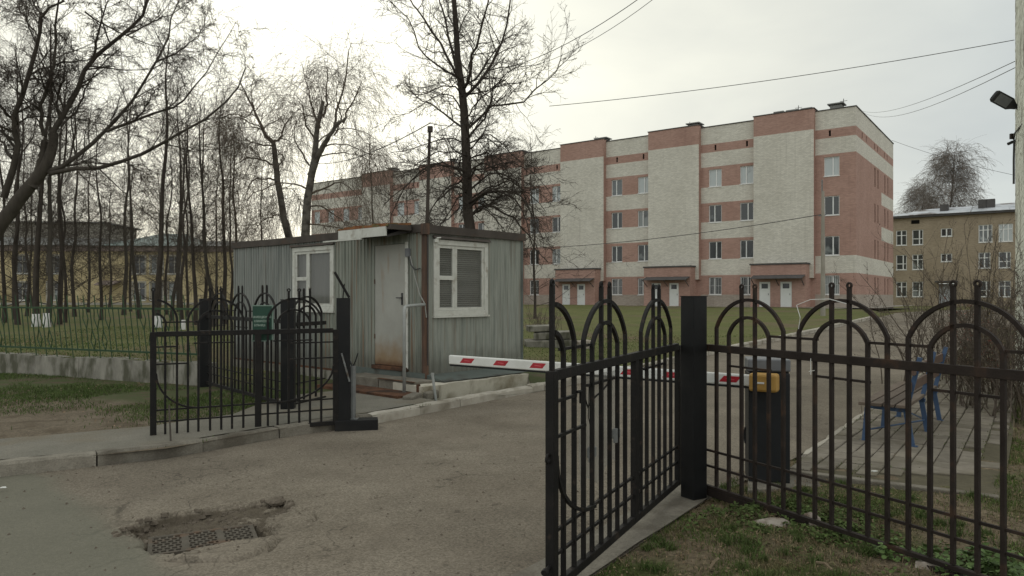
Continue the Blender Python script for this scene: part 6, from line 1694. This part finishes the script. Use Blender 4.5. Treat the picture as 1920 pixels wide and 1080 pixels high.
# ------------------------------------------------------------------ shrubs at the right
def shrub(name, label, base, n, H, spread, seed, bark, leaf=None, r=.011, k1=6, k2=5, nleaf=0, ang=32):
    rng = np.random.default_rng(seed); root = thing(name, label, 'shrub', base, 0, None)
    P = np.empty((n, 9, 3)); P[:, 0] = rng.normal(0, spread * .16, (n, 3)); P[:, 0, 2] = 0
    az = rng.uniform(0, 2 * math.pi, n); tilt = np.radians(np.abs(rng.normal(0, 17, n)) + 4); d = np.stack([np.cos(az) * np.sin(tilt), np.sin(az) * np.sin(tilt), np.cos(tilt)], 1)
    L = H * rng.uniform(.55, 1.08, n)
    for j in range(1, 9):
        d = d + rng.normal(0, .07, d.shape); d[:, 2] += .02; d /= np.linalg.norm(d, axis=1, keepdims=True); P[:, j] = P[:, j - 1] + d * (L / 8)[:, None]
    R = np.linspace(1, .3, 9)[None] * (r * rng.uniform(.6, 1.2, n))[:, None]
    C1, R1 = spawn(rng, P, R, k1, .2, 1, ang, 12, -.32, .3, 5, .55, up=.08, wander=.16, rmin=.0035)
    C2, R2 = spawn(rng, C1, R1, k2, .15, 1, ang + 4, 12, -.45, .3, 4, .65, up=.06, wander=.2, rmin=.0028)
    link('stems', build_parts([(P, R, 5)], (0, 0, 0), 'stems', bark, root), root)
    link('twigs', build_parts([(C1, R1, 3), (C2, R2, 3)], (0, 0, 0), 'twigs', bark, root, False), root)
    if nleaf:
        A_ = C2.reshape(-1, 3); A_ = A_[rng.integers(0, len(A_), nleaf)] + rng.normal(0, .01, (nleaf, 3))
        u = rng.normal(size=(nleaf, 3)); u /= np.linalg.norm(u, axis=1, keepdims=True); v = np.cross(u, rng.normal(size=(nleaf, 3))); v /= np.linalg.norm(v, axis=1, keepdims=True)
        s = rng.uniform(.008, .018, (nleaf, 1)); V = np.stack([A_ - u * s, A_ + v * s * .5, A_ + u * s, A_ - v * s * .5], 1).reshape(-1, 3)
        link('leaves', mesh_np('leaves', V, np.arange(nleaf * 4).reshape(-1, 4), leaf), root)
    return root
def gpt(px, Y): return ((px - 960) / F * Y, Y, .08)
shrub('bare_shrub', 'tall bare shrub with upright stems before the ochre building at the right edge', gpt(1880, 11.5), 22, 2.75, 1.0, 51, 'shrub_bark', 'shrub_bark', .013, 7, 5, 900)
shrub('bare_shrub', 'tall sparse shrub whose stems cross the ochre building between the two fence arches', gpt(1765, 13.5), 12, 2.9, 1.2, 52, 'shrub_bark', 'shrub_bark', .013, 7, 5, 500)
shrub('bare_shrub', 'lower spreading shrub left of the bench against the hospital corner', gpt(1700, 12.2), 10, 2.0, 1.3, 53, 'shrub_bark', 'shrub_bark', .010, 8, 5, 350, ang=42)
shrub('bare_shrub', 'dense twiggy shrub behind the bench', gpt(1825, 10.2), 26, 1.55, 1.0, 54, 'shrub_bark', 'shrub_bark', .009, 8, 6, 500, ang=42)
shrub('bare_shrub', 'bushy shrub at the right edge behind the fence', gpt(1915, 9.2), 26, 1.9, 1.1, 55, 'shrub_bark', 'shrub_bark', .011, 8, 5, 500, ang=38)
shrub('red_shrub', 'low shrub with dark red dead leaves behind the bench', gpt(1828, 11.2), 16, 1.35, .8, 56, 'shrub_bark', 'shrub_red', .008, 8, 5, 1500, ang=40)
shrub('ochre_shrub', 'small shrub with yellowish brown leaves near the white brick corner', gpt(1878, 12.4), 16, 1.7, .7, 57, 'shrub_bark', 'shrub_ochre', .008, 8, 5, 1500, ang=40)
shrub('bare_shrub', 'brown tangled bush behind the concrete slabs on the hospital lawn', (1.15, 25.5, .2), 30, 1.2, 2.2, 58, 'shrub_bark', 'shrub_bark', .012, 7, 5, 0, ang=45)

# ------------------------------------------------------------------ grass, herbs, litter (ground cover)
def blades(name, label, pts, hf, mat, hmin, hmax, w, seed, lean=.45, z0=-.01, n=2):
    rng = np.random.default_rng(seed); N_ = len(pts); z = hf(pts) + z0
    az = rng.uniform(0, 2 * math.pi, N_); side = np.stack([np.cos(az), np.sin(az), np.zeros(N_)], 1)
    az2 = rng.uniform(0, 2 * math.pi, N_); H = rng.uniform(hmin, hmax, N_)[:, None]; ln = np.abs(rng.normal(0, lean, N_))[:, None]
    ld = np.stack([np.cos(az2), np.sin(az2), np.zeros(N_)], 1)
    b = np.concatenate([pts, z[:, None]], 1); W_ = (w * rng.uniform(.6, 1.3, N_))[:, None]
    m = b + ld * ln * H * .35 + np.array([0, 0, 1]) * H * .6; t = b + ld * ln * H * 1.0 + np.array([0, 0, 1]) * H * np.maximum(.25, 1 - ln * .45)
    V = np.stack([b - side * W_, b + side * W_, m + side * W_ * .8, m - side * W_ * .8, t + side * W_ * .12, t - side * W_ * .12], 1).reshape(-1, 3)
    k = np.arange(N_)[:, None] * 6; Q = np.concatenate([k + np.array([0, 1, 2, 3]), k + np.array([3, 2, 4, 5])])
    o = link(name, mesh_np(name, V, Q, mat)); tag(o, label, 'grass', kind='stuff'); return o
def scatter(rng, n, box, poly=None, dens=None):
    P = np.stack([rng.uniform(box[0], box[2], n), rng.uniform(box[1], box[3], n)], 1)
    if poly is not None: P = P[inside(poly, P)]
    if dens is not None: P = P[rng.random(len(P)) < dens(P)]
    return P
rng = np.random.default_rng(77)
def clump(P, s, thr, seed): return np.clip((vnoise(P, s, seed) + .35 * vnoise(P, s * 3.1, seed + 1) + thr) * 3.2, 0, 1)
# seen part of the verge: between the footing strip and the right frame edge
def infr(P, m=.06): return (P[:, 1] > 2.2) & (P[:, 0] / np.maximum(P[:, 1], .1) < .70 + m)
edge_r = [(-1.5, 1.4), (-.15, 3.4), (.47, 4.25), (1.33, 5.50), (1.72, 6.03)]
P = scatter(rng, 330000, (-.6, 2.6, 6.2, 8.6), VERGE, lambda P: infr(P) * (clump(P, 2.2, .10, 61) * .85 + .10))
pav_poly = [tuple(P0 - d_ * 1.0), tuple(P0 + n_ * 1.55 - d_ * .9), tuple(P0 + n_ * 1.6 + d_ * 9), tuple(P0 + d_ * 9)]
P = P[~inside(pav_poly, P)]
P = P[~inside([(1.9, 5.9), (2.8, 6.0), (2.95, 7.3), (2.1, 6.8)], P)]
blades('verge_grass', 'green grass clumps growing along the right fence', P, h_verge, 'grass', .012, .055, .0024, 1, lean=.7)
Tc = scatter(rng, 420, (-.6, 2.6, 5.2, 7.0), VERGE, lambda P: infr(P) * clump(P, 1.3, .15, 63)); Tc = Tc[~inside(pav_poly, Tc)]
Tp = np.repeat(Tc, 90, 0); Tp = Tp + rng.normal(0, .022, Tp.shape)
blades('grass_tufts', 'taller tufts of green grass on the right verge', Tp, h_verge, 'grass_fresh', .03, .085, .0024, 21, lean=.8)
P = scatter(rng, 220000, (-.6, 2.6, 6.2, 9.5), VERGE, lambda P: infr(P) * (clump(P, 1.1, .02, 71) * .7 + .12))
P = P[~inside(pav_poly, P)]
blades('dry_verge_grass', 'dry straw-coloured grass lying on the soil by the right fence', P, h_verge, 'grass_dry', .012, .065, .0020, 2, lean=1.3)
# low leafy weeds
def leafmat(name, label, C, hf, mat, seed, per=26, s0=.012, s1=.03, rad=.06, hh=.06):
    rng = np.random.default_rng(seed); n = len(C) * per; c = np.repeat(C, per, 0); off = rng.normal(0, rad, (n, 2)); p = c + off
    rr = np.linalg.norm(off, axis=1) / rad
    z = hf(p) + rng.uniform(.1, 1, n) * hh * np.exp(-rr * .5)
    nrm = rng.normal(0, .45, (n, 3)); nrm[:, 2] = 1; nrm /= np.linalg.norm(nrm, axis=1, keepdims=True)
    u = np.cross(nrm, rng.normal(size=(n, 3))); u /= np.linalg.norm(u, axis=1, keepdims=True); v = np.cross(nrm, u)
    s = rng.uniform(s0, s1, (n, 1)); b = np.concatenate([p, z[:, None]], 1)
    V = np.stack([b - u * s, b - u * s * .2 + v * s * .62, b + u * s * .55 + v * s * .45, b + u * s, b + u * s * .55 - v * s * .45, b - u * s * .2 - v * s * .62], 1).reshape(-1, 3)
    k = np.arange(n)[:, None] * 6; Q = np.concatenate([k + np.array([0, 1, 2, 5]), k + np.array([2, 3, 4, 5])])
    return tag(link(name, mesh_np(name, V, Q, mat)), label, 'weeds', kind='stuff')
C = scatter(rng, 2200, (.8, 3.2, 4.6, 6.2), VERGE, lambda P: infr(P) * clump(P, 1.5, .02, 81) * np.exp(-(((P[:, 0] - 1.6) * .886 + (P[:, 1] - 5.9) * .464) / .42) ** 2))
leafmat('ground_weeds', 'low green leafy weeds along the foot of the right fence', C, h_verge, 'grass_fresh', 5, 34, .008, .02, .05, .05)
hx = np.array(G2(1815, 1050, .08)); C = hx + rng.normal(0, [.20, .12], (26, 2))
o = leafmat('leafy_herb', 'bright green leafy herb growing through the fence at the lower right corner', C, h_verge, 'herb_leaf', 6, 44, .012, .026, .055, .13); 
hx = np.array(G2(1410, 955, .08)); C = hx + rng.normal(0, [.22, .12], (22, 2))
leafmat('leafy_herb', 'dull green leafy weeds beside the thick post at the start of the right fence', C, h_verge, 'grass_fresh', 7, 36, .009, .02, .06, .07)
# dead leaves and bits
def litter(name, label, P, hf, mat, seed, s0, s1):
    rng = np.random.default_rng(seed); n = len(P); z = hf(P) + rng.uniform(.004, .02, n); nrm = rng.normal(0, .35, (n, 3)); nrm[:, 2] = 1; nrm /= np.linalg.norm(nrm, axis=1, keepdims=True)
    u = np.cross(nrm, rng.normal(size=(n, 3))); u /= np.linalg.norm(u, axis=1, keepdims=True); v = np.cross(nrm, u); s = rng.uniform(s0, s1, (n, 1)); b = np.concatenate([P, z[:, None]], 1)
    V = np.stack([b - u * s, b + v * s * .5 + nrm * s * .3, b + u * s, b - v * s * .5], 1).reshape(-1, 3)
    return tag(link(name, mesh_np(name, V, np.arange(n * 4).reshape(-1, 4), mat)), label, 'leaf litter', kind='stuff')
P = scatter(rng, 26000, (-.6, 2.6, 6.5, 9), VERGE, lambda P: infr(P) * .55); P = P[~inside(pav_poly, P)]
litter('dead_leaves', 'brown dead leaves and straw scattered on the right verge', P, h_verge, 'leaf_litter', 8, .004, .016)
P = scatter(rng, 9000, (-.6, 2.6, 5.0, 7), VERGE, lambda P: infr(P) * .8); P = P[~inside(pav_poly, P)]
litter('pale_straw', 'pale bits of straw and leaf on the right verge', P, h_verge, 'grass_dry', 18, .003, .011)
# dry weed stalks under the shrubs
def stalks(name, label, P, hf, mat, hmin, hmax, seed, w=.0035): return blades(name, label, P, hf, mat, hmin, hmax, w, seed, lean=.28)
P = scatter(rng, 9000, (4.6, 7.5, 10.5, 15), VERGE, lambda P: clump(P, .8, .12, 91) * (P[:, 0] / P[:, 1] < .76)); P = P[~inside(pav_poly, P)]
stalks('dry_stalks', 'dry brown stalks and old grass under the shrubs behind the bench', P, h_verge, 'weed_dry', .08, .42, 9)
P = scatter(rng, 22000, (3.8, 6.8, 10.5, 16), VERGE, lambda P: clump(P, .9, .15, 95) * (P[:, 0] / P[:, 1] < .76)); P = P[~inside(pav_poly, P)]
blades('verge_grass', 'short green grass between the paving and the shrubs', P, h_verge, 'grass', .03, .11, .005, 10)
# grass in the paving joints
J = []
for _ in range(4200):
    i = random.randint(0, 8); j = random.uniform(-3, 30); q = P0 + n_ * (i * BW) + d_ * (j * BL)
    if random.random() < .5: q = P0 + n_ * random.uniform(0, 8) * BW + d_ * (random.randint(-3, 30) + (.5 if i % 2 else 0)) * BL
    J.append(q)
J = np.array(J); J = J[clump(J, 1.6, -.02, 41) > .4]
blades('joint_grass', 'tufts of grass in the joints of the block paving', J + rng.normal(0, .012, J.shape), lambda P: .085 + 0 * P[:, 0], 'grass', .008, .03, .003, 11, lean=.8)
# left grass patch before the low wall
def dwall(P): return (P[:, 0] - WC[0]) * .389 + (P[:, 1] - WC[1]) * .921
YARD = KL[:9] + [(-8, 22), (-5.15, 12.5), (-40, 26.7), (-40, -5), (-14, -5)]
P = scatter(rng, 220000, (-12.5, 7, -3.0, 16), YARD, lambda P: (dwall(P) < -.03) * (dwall(P) > -5.0) * np.clip(1.15 - np.abs(dwall(P) + 1.5) / 2.3, 0, 1) * clump(P, .9, .2, 101) * (P[:, 0] / P[:, 1] > -.76))
P = P[~inside(SW, P)]
blades('yard_grass', 'green grass patch in front of the low concrete wall', P, h_yard, 'grass_fresh', .02, .065, .0042, 12)
P = scatter(rng, 16000, (-12.5, 5, -3.0, 16), YARD, lambda P: (dwall(P) < -.03) * clump(P, .8, .0, 105) * (P[:, 0] / P[:, 1] > -.76)); P = P[~inside(SW, P)]
litter('dead_leaves', 'dead leaves and dry bits on the bare soil by the left sidewalk', P, h_yard, 'leaf_litter', 13, .006, .02)
P = scatter(rng, 9000, (-4.5, 9.8, 0, 12.6), YARD, lambda P: clump(P, 1.5, .0, 107)); P = P[~inside(SW, P)]
blades('slab_grass', 'sparse grass between the kerb and the cabin slab', P, h_yard, 'grass', .015, .06, .004, 14)
# lawns behind
P = scatter(rng, 90000, (-15, 12.6, 13, 27), LAWN, lambda P: np.clip(1.25 - P[:, 1] / 30, .15, 1) * (P[:, 0] / P[:, 1] > -.76) * clump(P, .35, .35, 111))
blades('lawn_grass', 'short rough grass covering the lawns behind the fence and the cabin', P, h_lawn, 'grass', .02, .065, .008, 15)
P = scatter(rng, 30000, (-15, 12.6, 13, 30), LAWN, lambda P: (P[:, 0] / P[:, 1] > -.76) * clump(P, .3, .0, 121))
blades('dry_lawn_grass', 'withered pale grass in patches on the lawns', P, h_lawn, 'grass_dry', .02, .09, .008, 16, lean=.9)
# ------------------------------------------------------------------ overhead wires
def wire(label, a, b, sag, r=.010, mat='cable', n=18):
    a = Vector(a); b = Vector(b); mb = MB(); pts = []
    for i in range(n + 1):
        f = i / n; p = a.lerp(b, f); p.z -= sag * 4 * f * (1 - f); pts.append(p)
    mb.tube(pts, r, 5, cap=False); return tag(mb.obj('overhead_wire', mat), label, 'wire')
top = at(806, 231, 11.9)
wire('thick cable leaving the big tree behind the cabin up to the right', at(905, 137, 17), at(1262, -50, 11.0), .28, .0065)
wire('thin wire running just below the thick cable from the big tree', at(905, 137, 17), at(1285, -50, 11.3), .42, .005)
wire('wire from the mast on the cabin to the big tree', top, at(872, 232, 17), .05, .007)
wire('wire sloping from the big tree up to the white brick building', at(1030, 199, 17.5), at(1902, 75, 14.2), .12, .0075)
wire('upper of the two thin wires between the hospital corner and the white brick building', at(1612, 207, 60), at(1903, 115, 14.2), .5, .008)
wire('lower of the two thin wires between the hospital corner and the white brick building', at(1612, 207, 60.5), at(1903, 127, 14.2), .75, .008)
wire('wire leaving the hospital side wall towards the right above the birch crown', at(1672, 263, 75), at(1990, 345, 60), .4, .016)
wire('wire crossing the hospital facade to the concrete pole', at(1541, 402, 41), at(900, 468, 62), .5, .022)
wire('wire from the mast to the trees left of the cabin', top, at(560, 300, 26), .35, .009)
# litter on the ground
for (px, py, lab) in ((6, 916, 'small white scrap lying on the asphalt at the left edge'), (1640, 905, 'white scrap among the weeds behind the right fence')):
    x, y = G2(px, py, .02); me = rock((.035, .02, .008), px + 3, sub=1); me.materials.append(M['litter_white']); tag(link('paper_scrap', me, None, (x, y, .03 if px < 100 else .12)), lab, 'litter')
# fallen twigs on the lawn and verge
for i, (px, py, L_, lab) in enumerate([(1290 + 40, 1068, .16, 'short pale stick lying in the lower right verge'), (1560, 1070, .10, 'pale splinter of wood lying near the fence kickplate')]):
    x, y = G2(px, py, .08); mb = MB(); mb.tube([(0, 0, 0), (L_ * .5, .01, .02), (L_, .03, .01)], .008, 5); o = mb.obj('fallen_stick', 'weed_dry', loc=(x, y, .085)); o.rotation_euler = (0, 0, .8 + i); tag(o, lab, 'stick')
bpy.context.view_layer.update()
